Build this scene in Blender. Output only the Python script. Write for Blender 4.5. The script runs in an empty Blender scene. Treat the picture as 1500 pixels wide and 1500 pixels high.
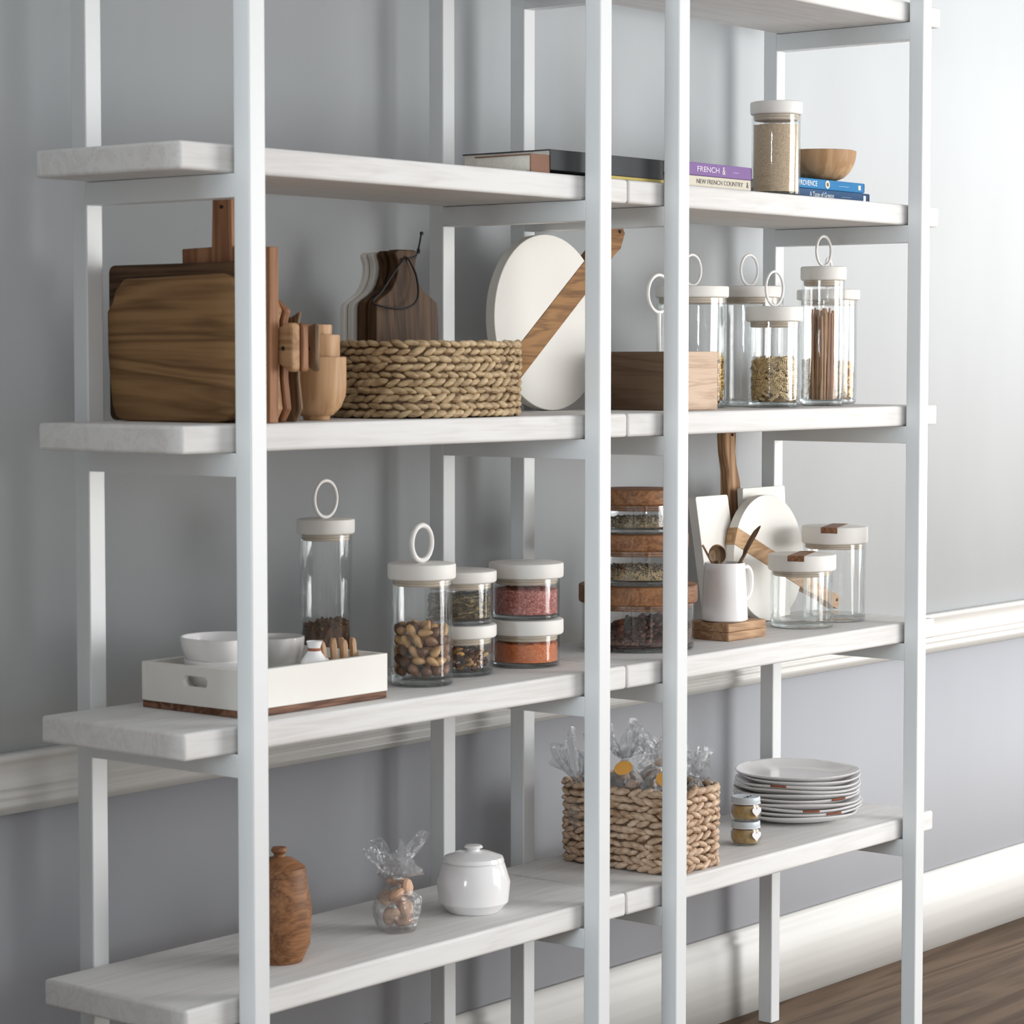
import bpy, bmesh, math, random
from mathutils import Vector, Matrix, noise
PI = math.pi
random.seed(7)
SC = bpy.context.scene
COL = SC.collection

# ------------------------------------------------------------------ materials
def new_mat(name):
    m = bpy.data.materials.new(name); m.use_nodes = True
    nt = m.node_tree; nt.nodes.clear()
    out = nt.nodes.new('ShaderNodeOutputMaterial')
    return m, nt, out

def N(nt, kind, **kw):
    n = nt.nodes.new(kind)
    for k, v in kw.items():
        if k in n.inputs: n.inputs[k].default_value = v
        else: setattr(n, k, v)
    return n

def c4(c): return (c[0], c[1], c[2], 1)

def mat_plain(name, col, rough=.5, var=.04, nscale=30, bump=0.0, bscale=80, spec=.5, coat=0, trans=0, metal=0, stretch=(1, 1, 1)):
    m, nt, out = new_mat(name)
    b = N(nt, 'ShaderNodeBsdfPrincipled', Roughness=rough)
    b.inputs['Specular IOR Level'].default_value = spec
    b.inputs['Coat Weight'].default_value = coat
    b.inputs['Metallic'].default_value = metal
    tc = N(nt, 'ShaderNodeTexCoord'); mp = N(nt, 'ShaderNodeMapping'); mp.inputs['Scale'].default_value = stretch
    nt.links.new(tc.outputs['Object'], mp.inputs['Vector'])
    nz = N(nt, 'ShaderNodeTexNoise', Scale=nscale, Detail=4)
    nt.links.new(mp.outputs[0], nz.inputs['Vector'])
    r = N(nt, 'ShaderNodeValToRGB')
    r.color_ramp.elements[0].position = .3; r.color_ramp.elements[1].position = .7
    r.color_ramp.elements[0].color = c4([max(0, x*(1-var)) for x in col]); r.color_ramp.elements[1].color = c4([min(1, x*(1+var)) for x in col])
    nt.links.new(nz.outputs['Fac'], r.inputs['Fac']); nt.links.new(r.outputs[0], b.inputs['Base Color'])
    if bump:
        n2 = N(nt, 'ShaderNodeTexNoise', Scale=bscale, Detail=5); nt.links.new(mp.outputs[0], n2.inputs['Vector'])
        bp = N(nt, 'ShaderNodeBump', Strength=bump, Distance=.002); nt.links.new(n2.outputs['Fac'], bp.inputs['Height']); nt.links.new(bp.outputs[0], b.inputs['Normal'])
    nt.links.new(b.outputs[0], out.inputs[0])
    return m

def mat_wood(name, dark, light, axis=0, scale=1.0, rough=.5, bump=.25, knots=0.0, mix=.5, contrast=(.3, .7), coat=0.0):
    m, nt, out = new_mat(name)
    b = N(nt, 'ShaderNodeBsdfPrincipled', Roughness=rough+.1); b.inputs['Coat Weight'].default_value = coat; b.inputs['Specular IOR Level'].default_value = .22
    tc = N(nt, 'ShaderNodeTexCoord'); mp = N(nt, 'ShaderNodeMapping')
    s = [14*scale]*3; s[axis] = 1.3*scale
    mp.inputs['Scale'].default_value = s
    nt.links.new(tc.outputs['Object'], mp.inputs['Vector'])
    n1 = N(nt, 'ShaderNodeTexNoise', Scale=1.6, Detail=3, Distortion=.8)
    nt.links.new(mp.outputs[0], n1.inputs['Vector'])
    mm = N(nt, 'ShaderNodeMath', operation='MULTIPLY'); mm.inputs[1].default_value = 9
    nt.links.new(n1.outputs['Fac'], mm.inputs[0])
    fr = N(nt, 'ShaderNodeMath', operation='PINGPONG'); fr.inputs[1].default_value = 1.0
    nt.links.new(mm.outputs[0], fr.inputs[0])
    mp2 = N(nt, 'ShaderNodeMapping'); s2 = [170*scale]*3; s2[axis] = 7*scale
    mp2.inputs['Scale'].default_value = s2; nt.links.new(tc.outputs['Object'], mp2.inputs['Vector'])
    n2 = N(nt, 'ShaderNodeTexNoise', Scale=1.5, Detail=3); nt.links.new(mp2.outputs[0], n2.inputs['Vector'])
    mx = N(nt, 'ShaderNodeMix'); mx.data_type = 'FLOAT'; mx.inputs[0].default_value = mix
    nt.links.new(fr.outputs[0], mx.inputs[2]); nt.links.new(n2.outputs['Fac'], mx.inputs[3])
    r = N(nt, 'ShaderNodeValToRGB'); r.color_ramp.elements[0].position = contrast[0]; r.color_ramp.elements[1].position = contrast[1]
    r.color_ramp.elements[0].color = c4(dark); r.color_ramp.elements[1].color = c4(light)
    nt.links.new(mx.outputs[0], r.inputs['Fac']); nt.links.new(r.outputs[0], b.inputs['Base Color'])
    bp = N(nt, 'ShaderNodeBump', Strength=bump, Distance=.0008); nt.links.new(mx.outputs[0], bp.inputs['Height']); nt.links.new(bp.outputs[0], b.inputs['Normal'])
    nt.links.new(b.outputs[0], out.inputs[0])
    return m

def mat_glass(name, tint=(.998, 1, .999), edge=(.90, .945, .95)):
    """clear thin-walled glass: see-through, reflecting more towards its silhouette"""
    m, nt, out = new_mat(name)
    lw = N(nt, 'ShaderNodeLayerWeight', Blend=.5)
    pw = N(nt, 'ShaderNodeMath', operation='POWER'); pw.inputs[1].default_value = 3.0
    nt.links.new(lw.outputs['Facing'], pw.inputs[0])
    mc = N(nt, 'ShaderNodeMix'); mc.data_type = 'RGBA'
    nt.links.new(pw.outputs[0], mc.inputs[0]); mc.inputs[6].default_value = c4(tint); mc.inputs[7].default_value = c4(edge)
    tr = N(nt, 'ShaderNodeBsdfTransparent'); nt.links.new(mc.outputs[2], tr.inputs['Color'])
    gl = N(nt, 'ShaderNodeBsdfGlossy', Roughness=.03)
    fr = N(nt, 'ShaderNodeFresnel'); ge = N(nt, 'ShaderNodeNewGeometry')
    io = N(nt, 'ShaderNodeMix'); io.data_type = 'FLOAT'; io.inputs[2].default_value = 1.55; io.inputs[3].default_value = 1/1.55
    nt.links.new(ge.outputs['Backfacing'], io.inputs[0]); nt.links.new(io.outputs[0], fr.inputs['IOR'])
    mx = N(nt, 'ShaderNodeMixShader'); nt.links.new(fr.outputs[0], mx.inputs[0]); nt.links.new(tr.outputs[0], mx.inputs[1]); nt.links.new(gl.outputs[0], mx.inputs[2])
    nt.links.new(mx.outputs[0], out.inputs[0])
    return m

def mat_thick_glass(name):
    m, nt, out = new_mat(name)
    b = N(nt, 'ShaderNodeBsdfPrincipled', Roughness=.02); b.inputs['Transmission Weight'].default_value = 1; b.inputs['IOR'].default_value = 1.48
    b.inputs['Base Color'].default_value = (.93, .97, .98, 1)
    tr = N(nt, 'ShaderNodeBsdfTransparent'); tr.inputs['Color'].default_value = (.92, .96, .97, 1)
    mx = N(nt, 'ShaderNodeMixShader'); mx.inputs[0].default_value = .35
    nt.links.new(b.outputs[0], mx.inputs[1]); nt.links.new(tr.outputs[0], mx.inputs[2])
    nt.links.new(mx.outputs[0], out.inputs[0])
    return m

def mat_cellophane(name):
    m, nt, out = new_mat(name)
    tr = N(nt, 'ShaderNodeBsdfTransparent'); tr.inputs['Color'].default_value = (.96, .97, .98, 1)
    gl = N(nt, 'ShaderNodeBsdfGlossy', Roughness=.12)
    df = N(nt, 'ShaderNodeBsdfTranslucent'); df.inputs['Color'].default_value = (.9, .92, .95, 1)
    lw = N(nt, 'ShaderNodeLayerWeight', Blend=.45)
    nz = N(nt, 'ShaderNodeTexNoise', Scale=85, Detail=4); tc = N(nt, 'ShaderNodeTexCoord'); nt.links.new(tc.outputs['Object'], nz.inputs['Vector'])
    bp = N(nt, 'ShaderNodeBump', Strength=1.0, Distance=.012); nt.links.new(nz.outputs['Fac'], bp.inputs['Height'])
    nt.links.new(bp.outputs[0], gl.inputs['Normal']); nt.links.new(bp.outputs[0], lw.inputs['Normal'])
    m1 = N(nt, 'ShaderNodeMixShader'); m1.inputs[0].default_value = .16; nt.links.new(tr.outputs[0], m1.inputs[1]); nt.links.new(df.outputs[0], m1.inputs[2])
    mm = N(nt, 'ShaderNodeMath', operation='MULTIPLY_ADD'); mm.inputs[1].default_value = .6; mm.inputs[2].default_value = .07; nt.links.new(lw.outputs['Facing'], mm.inputs[0])
    m2 = N(nt, 'ShaderNodeMixShader'); nt.links.new(mm.outputs[0], m2.inputs[0]); nt.links.new(m1.outputs[0], m2.inputs[1]); nt.links.new(gl.outputs[0], m2.inputs[2])
    nt.links.new(m2.outputs[0], out.inputs[0])
    return m

def mat_speckle(name, cols, scale=300, rough=.7):
    """grains and crumbs: a colour per cell"""
    m, nt, out = new_mat(name)
    b = N(nt, 'ShaderNodeBsdfPrincipled', Roughness=rough)
    tc = N(nt, 'ShaderNodeTexCoord'); v = N(nt, 'ShaderNodeTexVoronoi', Scale=scale)
    nt.links.new(tc.outputs['Object'], v.inputs['Vector'])
    sp = N(nt, 'ShaderNodeSeparateColor'); nt.links.new(v.outputs['Color'], sp.inputs[0])
    r = N(nt, 'ShaderNodeValToRGB'); e = r.color_ramp.elements
    n = len(cols)
    for i, c in enumerate(cols):
        if i < 2: el = e[i]; el.position = i/(n-1)
        else: el = e.new(i/(n-1))
        el.color = c4(c)
    if n > 2:
        e2 = sorted(list(e), key=lambda q: q.position)
        for i, q in enumerate(e2): pass
    nt.links.new(sp.outputs[0], r.inputs['Fac']); nt.links.new(r.outputs[0], b.inputs['Base Color'])
    bp = N(nt, 'ShaderNodeBump', Strength=.7, Distance=.002); nt.links.new(v.outputs['Distance'], bp.inputs['Height']); bp.invert = True
    nt.links.new(bp.outputs[0], b.inputs['Normal'])
    nt.links.new(b.outputs[0], out.inputs[0])
    return m

M = {}
M['paint'] = mat_plain('white_satin_paint', (.72, .74, .745), rough=.38, var=.015, nscale=6, bump=.12, bscale=60)
M['shelf'] = mat_wood('whitewashed_timber', (.64, .62, .60), (.745, .74, .73), axis=0, scale=.9, rough=.6, bump=.18, contrast=(.15, .6), mix=.7)
M['wall'] = mat_plain('grey_wall_paint', (.62, .645, .66), rough=.85, spec=.2, var=.03, nscale=3, bump=.25, bscale=18, stretch=(1, 1, .4))
M['dado'] = mat_plain('darker_grey_lower_wall', (.46, .47, .50), rough=.85, spec=.2, var=.03, nscale=3, bump=.2, bscale=18, stretch=(1, 1, .4))  # wall below the rail, a darker grey than above it
M['rail'] = mat_plain('cream_moulding_paint', (.74, .73, .70), rough=.45, var=.05, nscale=4, stretch=(.3, 1, 20))
M['floor'] = mat_wood('floor_boards', (.16, .10, .06), (.30, .2, .13), axis=0, scale=.3)
M['stone'] = mat_plain('white_stoneware', (.80, .78, .74), rough=.55, var=.02, nscale=20)
M['ring'] = mat_plain('white_coated_wire', (.82, .80, .78), rough=.4, var=.02)
M['seal'] = mat_plain('beige_rubber_seal', (.62, .53, .42), rough=.6, var=.05)
M['glass'] = mat_glass('clear_glass')
M['glassb'] = mat_thick_glass('thick_glass_base')
M['cello'] = mat_cellophane('cellophane')
M['oak'] = mat_wood('brown_oak', (.14, .072, .028), (.30, .17, .075), axis=1, scale=.9, contrast=(.15, .75), mix=.35)
M['oak_dark'] = mat_wood('dark_oak', (.06, .03, .015), (.13, .07, .035), axis=1, scale=.9)
M['beechY'] = mat_wood('honey_wood', (.30, .165, .08), (.45, .27, .14), axis=1, scale=1.0, mix=.4)
M['pinkwood'] = mat_wood('reddish_wood', (.20, .085, .04), (.33, .16, .08), axis=2, scale=1.0, mix=.4)
M['bowlwood'] = mat_wood('turned_honey_wood', (.42, .245, .125), (.56, .35, .19), axis=2, scale=.8, mix=.4, rough=.4)
M['walnut'] = mat_wood('dark_walnut', (.030, .014, .006), (.15, .078, .034), axis=2, scale=1.1, contrast=(.15, .9), mix=.5)
M['acacia'] = mat_wood('acacia', (.10, .043, .014), (.34, .175, .065), axis=0, scale=1.3, contrast=(.0, .6), mix=.45)
M['strip'] = mat_wood('light_walnut_strip', (.32, .18, .085), (.58, .38, .22), axis=0, scale=1.3, contrast=(.1, .7), mix=.5)
M['lidwood'] = mat_wood('reddish_lid_wood', (.15, .065, .03), (.33, .16, .075), axis=0, scale=1.0, mix=.75, rough=.4)
M['crate'] = mat_wood('rough_pale_timber', (.40, .265, .18), (.60, .45, .335), axis=0, scale=1.4, contrast=(.1, .6), mix=.55, bump=.5)
M['cratedark'] = mat_wood('dark_panel_timber', (.075, .045, .025), (.15, .095, .06), axis=1, scale=.9, contrast=(.05, .6), mix=.55)  # crate panels other than the front, darker brown
M['paddle'] = mat_wood('warm_paddle_wood', (.25, .13, .06), (.50, .31, .17), axis=2, scale=1.0, mix=.4)
M['coaster'] = mat_wood('oak_block', (.30, .17, .09), (.50, .32, .19), axis=0, scale=1.5, mix=.5)
M['spoon'] = mat_wood('olive_spoon_wood', (.13, .08, .045), (.26, .17, .10), axis=2, scale=2, mix=.4)
M['peg'] = mat_wood('peg_wood', (.42, .26, .15), (.64, .44, .28), axis=2, scale=2)
M['trayw'] = mat_plain('warm_white_lacquer', (.80, .785, .74), rough=.5, var=.01)
M['trayb'] = mat_wood('tray_walnut_base', (.10, .045, .025), (.26, .13, .08), axis=0, scale=1.2)
M['whiteboard'] = mat_plain('white_lacquered_board', (.82, .80, .75), rough=.45, var=.012, nscale=8)
M['whiteboard2'] = mat_plain('cream_lacquered_board', (.74, .72, .67), rough=.5, var=.015, nscale=8)
M['china'] = mat_plain('glazed_white_china', (.88, .87, .87), rough=.14, var=.01, nscale=14, coat=0)
M['chinagrey'] = mat_plain('glazed_pale_grey_china', (.62, .61, .60), rough=.16, var=.03, nscale=14, coat=.4)
M['rawclay'] = mat_plain('raw_brown_clay', (.30, .10, .05), rough=.8, var=.2, nscale=100)
M['cord'] = mat_plain('black_leather_cord', (.012, .008, .008), rough=.6)
M['hole'] = mat_plain('dark_bore', (.02, .012, .01), rough=.9)
M['straw'] = None
def mat_straw(name, a, b2):
    m, nt, out = new_mat(name)
    b = N(nt, 'ShaderNodeBsdfPrincipled', Roughness=.6)
    tc = N(nt, 'ShaderNodeTexCoord')
    nz = N(nt, 'ShaderNodeTexNoise', Scale=55, Detail=3); nt.links.new(tc.outputs['Object'], nz.inputs['Vector'])
    mp = N(nt, 'ShaderNodeMapping'); mp.inputs['Scale'].default_value = (60, 60, 420); nt.links.new(tc.outputs['Object'], mp.inputs['Vector'])
    n2 = N(nt, 'ShaderNodeTexNoise', Scale=1.2, Detail=2); nt.links.new(mp.outputs[0], n2.inputs['Vector'])
    mx = N(nt, 'ShaderNodeMix'); mx.data_type = 'FLOAT'; mx.inputs[0].default_value = .4
    nt.links.new(nz.outputs['Fac'], mx.inputs[2]); nt.links.new(n2.outputs['Fac'], mx.inputs[3])
    r = N(nt, 'ShaderNodeValToRGB'); r.color_ramp.elements[0].position = .35; r.color_ramp.elements[1].position = .65
    r.color_ramp.elements[0].color = c4(a); r.color_ramp.elements[1].color = c4(b2)
    nt.links.new(mx.outputs[0], r.inputs['Fac']); nt.links.new(r.outputs[0], b.inputs['Base Color'])
    bp = N(nt, 'ShaderNodeBump', Strength=.6, Distance=.0015); nt.links.new(n2.outputs['Fac'], bp.inputs['Height']); nt.links.new(bp.outputs[0], b.inputs['Normal'])
    nt.links.new(b.outputs[0], out.inputs[0])
    return m
M['straw'] = mat_straw('dry_seagrass', (.24, .155, .075), (.58, .43, .25))
M['strawlight'] = mat_straw('pale_water_hyacinth', (.34, .20, .11), (.74, .57, .42))
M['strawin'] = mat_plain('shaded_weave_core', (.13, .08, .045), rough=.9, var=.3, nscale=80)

# ------------------------------------------------------------------ mesh builder
class MB:
    def __init__(s): s.v = []; s.f = []; s.mi = []; s.uv = None
    def add(s, vs, fs, mi=0, T=None):
        o = len(s.v)
        for p in vs:
            p = Vector(p)
            if T is not None: p = T @ p
            s.v.append(p)
        for f in fs: s.f.append([i+o for i in f]); s.mi.append(mi)
    def box(s, x0, x1, y0, y1, z0, z1, mi=0, T=None):
        vs = [(x, y, z) for x in (x0, x1) for y in (y0, y1) for z in (z0, z1)]
        s.add(vs, [(0, 1, 3, 2), (4, 6, 7, 5), (0, 4, 5, 1), (2, 3, 7, 6), (0, 2, 6, 4), (1, 5, 7, 3)], mi, T)
    def lathe(s, prof, seg=48, mi=0, T=None, mod=None, closed=False):
        vs = []; fs = []; n = len(prof)
        for i in range(seg):
            a = 2*PI*i/seg
            for j, (r, z) in enumerate(prof):
                if mod: r, z = mod(r, z, a)
                vs.append((r*math.cos(a), r*math.sin(a), z))
        for i in range(seg):
            k = (i+1) % seg
            for j in range(n-1 if not closed else n):
                j2 = (j+1) % n
                a, b, c, d = i*n+j, k*n+j, k*n+j2, i*n+j2
                r0, r1 = prof[j][0], prof[j2][0]
                if r0 < 1e-7 and r1 < 1e-7: continue
                fs.append((a, b, c, d))
        s.add(vs, fs, mi, T)
    def tube(s, pts, r, seg=8, mi=0, T=None, closed=False, caps=True):
        pts = [Vector(p) for p in pts]; n = len(pts)
        rr = r if hasattr(r, '__len__') else [r]*n
        vs = []; fs = []; up = None
        for i, p in enumerate(pts):
            if closed: t = pts[(i+1) % n]-pts[i-1]
            else: t = pts[min(i+1, n-1)]-pts[max(i-1, 0)]
            t.normalize()
            if up is None:
                up = Vector((0, 0, 1)) if abs(t.z) < .9 else Vector((1, 0, 0))
            u = (up-t*up.dot(t)); u.normalize(); w = t.cross(u); up = u
            for k in range(seg):
                a = 2*PI*k/seg
                vs.append(p+(u*math.cos(a)+w*math.sin(a))*rr[i])
        for i in range(n if closed else n-1):
            j = (i+1) % n
            for k in range(seg):
                l = (k+1) % seg
                fs.append((i*seg+k, i*seg+l, j*seg+l, j*seg+k))
        if caps and not closed:
            fs.append(tuple(range(seg-1, -1, -1))); fs.append(tuple((n-1)*seg+k for k in range(seg)))
        s.add(vs, fs, mi, T)
    def torus(s, R, r, T=None, seg=40, sub=8, mi=0, sz=1.0):
        pts = [(R*math.cos(2*PI*i/seg), 0, R*sz*math.sin(2*PI*i/seg)) for i in range(seg)]
        s.tube(pts, r, sub, mi, T, closed=True)
    def prism(s, outline, d0, d1, plane='xz', mi=0, T=None):
        """outline of 2D points; 'xz' extrudes along y, 'yz' along x, 'xy' along z"""
        def P(a, b, d): return {'xz': (a, d, b), 'yz': (d, a, b), 'xy': (a, b, d)}[plane]
        n = len(outline)
        vs = [P(a, b, d0) for a, b in outline]+[P(a, b, d1) for a, b in outline]
        fs = [tuple(range(n)), tuple(range(2*n-1, n-1, -1))]+[(i, (i+1) % n, n+(i+1) % n, n+i) for i in range(n)]
        s.add(vs, fs, mi, T)
    def ell(s, c, rx, ry, rz, T=None, seg=10, rings=6, mi=0, R=None):
        vs = []; fs = []
        R = R or Matrix.Identity(3)
        for i in range(rings+1):
            th = PI*i/rings
            for k in range(seg):
                a = 2*PI*k/seg
                p = R @ Vector((rx*math.sin(th)*math.cos(a), ry*math.sin(th)*math.sin(a), rz*math.cos(th)))
                vs.append(p+Vector(c))
        for i in range(rings):
            for k in range(seg):
                l = (k+1) % seg
                fs.append((i*seg+k, (i+1)*seg+k, (i+1)*seg+l, i*seg+l))
        s.add(vs, fs, mi, T)
    def build(s, name, mats, parent=None, loc=(0, 0, 0), bevel=0, smooth=35, segs=2, rot=None):
        me = bpy.data.meshes.new(name)
        me.from_pydata([tuple(v) for v in s.v], [], s.f)
        if not isinstance(mats, (list, tuple)): mats = [mats]
        for m in mats: me.materials.append(m)
        for p, i in zip(me.polygons, s.mi): p.material_index = i
        bm = bmesh.new(); bm.from_mesh(me)
        bmesh.ops.remove_doubles(bm, verts=bm.verts, dist=1e-6)
        bmesh.ops.dissolve_degenerate(bm, edges=bm.edges, dist=1e-7)
        bmesh.ops.recalc_face_normals(bm, faces=bm.faces)
        bm.to_mesh(me); bm.free()
        for p in me.polygons: p.use_smooth = True
        if smooth is not None: me.set_sharp_from_angle(angle=math.radians(smooth))
        o = bpy.data.objects.new(name, me); COL.objects.link(o)
        if parent: o.parent = parent
        o.location = loc
        if rot: o.rotation_euler = rot
        if bevel:
            b = o.modifiers.new('edge', 'BEVEL'); b.width = bevel; b.segments = segs; b.limit_method = 'ANGLE'; b.angle_limit = math.radians(40)
        return o

def tag(o, label=None, cat=None, group=None, kind=None):
    if label: o['label'] = label
    if cat: o['category'] = cat
    if group: o['group'] = group
    if kind: o['kind'] = kind
    return o

def thing(name, loc, label, cat, rot=(0, 0, 0), group=None):
    e = bpy.data.objects.new(name, None); e.empty_display_size = .02
    COL.objects.link(e); e.location = loc; e.rotation_euler = rot
    return tag(e, label, cat, group)

def TR(x=0, y=0, z=0, rx=0, ry=0, rz=0):
    return Matrix.Translation((x, y, z)) @ Matrix.Rotation(rz, 4, 'Z') @ Matrix.Rotation(ry, 4, 'Y') @ Matrix.Rotation(rx, 4, 'X')

def rrect(x0, x1, z0, z1, r, n=6):
    if not hasattr(r, '__len__'): r = [r]*4      # bl, br, tr, tl
    out = []
    for (cx, cz, a0, q) in ((x0+r[0], z0+r[0], PI, r[0]), (x1-r[1], z0+r[1], 1.5*PI, r[1]), (x1-r[2], z1-r[2], 0, r[2]), (x0+r[3], z1-r[3], .5*PI, r[3])):
        for i in range(n+1):
            a = a0+.5*PI*i/n
            out.append((cx+q*math.cos(a), cz+q*math.sin(a)))
    return out

# ------------------------------------------------------------------ measured layout (metres; z 0 = underside of the upper shelf)
ZK = [0.0, -.4, -.8358, -1.2329]      # undersides of the four shelves in view
TH = .0402
PW, PD, DEP = .0327, .0321, .3757     # post width, post depth, frame depth
SY0, SY1 = .0373, .3425               # shelf board front and back
ZA, ZB, ZC, ZD = [z+TH for z in ZK]
FLOOR = -1.66
WALL = .45
TOPZ = .40

# setting -----------------------------------------------------------
m = MB()
m.box(-.5, 7.0, WALL, WALL+.12, -.91, 1.6); o = m.build('wall_back', M['wall'], smooth=None); tag(o, kind='structure')
m = MB(); m.box(-.5, 7.0, WALL, WALL+.12, FLOOR-.05, -.91); o = m.build('wall_back_dado', M['dado'], smooth=None); o.name = 'wall_back_lower'; tag(o, kind='structure')
m = MB(); m.box(-5.0, -.53, -.06, WALL+.12, FLOOR-.05, 1.6); o = m.build('light_block_left', M['wall'], smooth=None); tag(o, kind='structure')  # unseen block, added to keep the side light off the rear posts
m = MB(); m.box(-5.0, 7.0, -4.5, WALL+.12, FLOOR-.08, FLOOR); o = m.build('floor', M['floor'], smooth=None); tag(o, kind='structure')
prof = [(0, -.864), (.020, -.8655), (.022, -.868), (.022, -.874), (.017, -.878), (.0135, -.888), (.013, -.899), (.016, -.909), (.020, -.913), (.020, -.918), (.015, -.9205),
        (.015, -.923), (.019, -.925), (.019, -.932), (.0145, -.935), (.0145, -.937), (.0175, -.939), (.0175, -.946), (.012, -.949), (.010, -.9575), (0, -.958)]
m = MB(); m.prism([(WALL-d, z) for d, z in prof], -.5, 7.0, 'yz'); o = m.build('trim_1', M['rail'], smooth=None); tag(o, kind='structure')
prof = [(0, -1.478), (.008, -1.480), (.014, -1.490), (.012, -1.502), (.020, -1.508), (.022, FLOOR), (0, FLOOR)]
m = MB(); m.prism([(WALL-d, z) for d, z in prof], -.5, 7.0, 'yz'); o = m.build('baseboard_back', M['rail'], smooth=None); tag(o, kind='structure')

# shelving units -------------------------------------------------------
def shelving(xa, xb, sx0, sx1, label):
    t = thing('shelving_unit', (xa, 0, FLOOR), label, 'shelf')
    for x in (xa, xb):
        for (y0, y1) in ((0, PD), (DEP-PD, DEP)):
            m = MB(); m.box(x-xa, x-xa+PW, y0, y1, 0, TOPZ+.06-FLOOR); m.build('post', M['paint'], t, bevel=.0022)
        for z in ZK+[TOPZ]:
            m = MB(); m.box(x-xa+.0004, x-xa+PW-.0004, PD-.001, DEP-PD+.001, z-.0352-FLOOR, z-.0006-FLOOR); m.build('crossbar', M['paint'], t, bevel=.0015)
    for i, z in enumerate(ZK+[TOPZ]):
        m = MB(); m.box(sx0-xa, sx1-xa, SY0, SY1, z-FLOOR, z+TH-FLOOR)
        m.build('shelf_board', M['shelf'], t, bevel=.005, segs=3)
    return t
shelving(0, .8253, -.100, .9535, 'white painted wooden shelving unit holding the woven basket, white tray and stacked spice jars')
shelving(1.0517, 1.8828, .9555, 2.016, 'white painted wooden shelving unit holding the books, white pitcher and stack of plates')

# jars -----------------------------------------------------------------
def glass_body(r, h, parent, tb=.010, wt=.0028, name='glass_body', z0=0):
    m = MB()
    m.lathe([(r*.55, z0+.0008), (r-.004, z0), (r-.001, z0+.0015), (r, z0+.005), (r, z0+h-.001), (r-.001, z0+h), (r-wt, z0+h-.001), (r-wt, z0+tb+.003), (r-wt-.003, z0+tb)], 64, 0)
    o = m.build(name, M['glass'], parent)
    m = MB(); m.lathe([(0, z0+.0022), (r*.6, z0+.0018), (r-.006, z0+.0008), (r-.0015, z0+.004), (r-.0015, z0+tb-.002), (r-wt-.004, z0+tb), (0, z0+tb-.0005)], 64, 0)
    m.build('glass_base', M['glassb'], o)
    return o
def stone_lid(rl, rg, z, h, parent, mat=None, inlay=False, name='lid', seal=True):
    m = MB()
    m.lathe([(0, z), (rl-.0025, z), (rl-.0005, z+.002), (rl, z+.005), (rl, z+h-.003), (rl-.0008, z+h-.001), (rl-.003, z+h), (0, z+h)], 64)
    L = m.build(name, mat or M['stone'], parent)
    if seal:
        m = MB()
        q = rg-.0032
        m.lathe([(0, z-.011), (q-.003, z-.011), (q-.001, z-.0095), (q, z-.008), (q, z-.0065), (q-.002, z-.0055), (q, z-.0045), (q, z-.002), (q-.001, z+.0005), (0, z+.0005)], 56)
        m.build('seal', M['seal'] if mat is None else mat, L)
    return L
def ring_handle(z, D, tube, lid, rz=0):
    m = MB(); m.torus(D/2-tube, tube, TR(0, 0, z+D/2-.0008, rz=rz), seg=48, sub=10)
    m.build('ring_handle', M['ring'], lid)

def fill_core(r, h, mat, name='', z=.011): pass

def stuff(name, loc, m, mats, label, cat, smooth=60):
    o = m.build(name, mats, None, loc=loc, smooth=smooth)
    return tag(o, label, cat, kind='stuff')

def mound(m, r, z0, h, bumps=.004, seg=40, tilt=(0, 0), mi=0, seed=0, peak=0.0):
    """a heap with an uneven top inside a jar"""
    rings = 9
    vs = []; fs = []
    def top(x, y):
        d = math.hypot(x, y)/r
        return z0+h+tilt[0]*x+tilt[1]*y+peak*(1-d*d)+bumps*noise.noise(Vector((x*140+seed, y*140, seed)))
    prof = []
    vs.append((0, 0, z0)); vs.append((0, 0, top(0, 0)))
    for j in range(1, rings+1):
        q = r*j/rings
        for k in range(seg):
            a = 2*PI*k/seg; x, y = q*math.cos(a), q*math.sin(a); vs.append((x, y, top(x, y)))
    b0 = len(vs)
    for k in range(seg):
        a = 2*PI*k/seg; vs.append((r*math.cos(a), r*math.sin(a), z0))
    for k in range(seg):
        l = (k+1) % seg
        fs.append((1, 2+k, 2+l))
        for j in range(rings-1):
            fs.append((2+j*seg+k, 2+(j+1)*seg+k, 2+(j+1)*seg+l, 2+j*seg+l))
        e = 2+(rings-1)*seg
        fs.append((e+k, b0+k, b0+l, e+l)); fs.append((0, b0+l, b0+k))
    m.add(vs, fs, mi)
    return top

def rand_rot():
    return Matrix.Rotation(random.uniform(0, 2*PI), 3, 'Z') @ Matrix.Rotation(random.uniform(0, PI), 3, 'X') @ Matrix.Rotation(random.uniform(0, 2*PI), 3, 'Z')

def fusilli(m, c, L, r, R, mi=0, turns=1.6):
    n = 12; vs = []; fs = []
    for i in range(n+1):
        t = i/n; a = t*turns*2*PI
        for s_ in (-1, 1):
            for q in (-.38, .38):
                p = Vector((math.cos(a+q)*r*s_, math.sin(a+q)*r*s_, (t-.5)*L))
                vs.append(R @ p+Vector(c))
    for i in range(n):
        a, b = i*4, (i+1)*4
        fs += [(a, a+1, b+1, b), (a+1, a+3, b+3, b+1), (a+3, a+2, b+2, b+3), (a+2, a, b, b+2)]
    m.add(vs, fs, mi)

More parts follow.
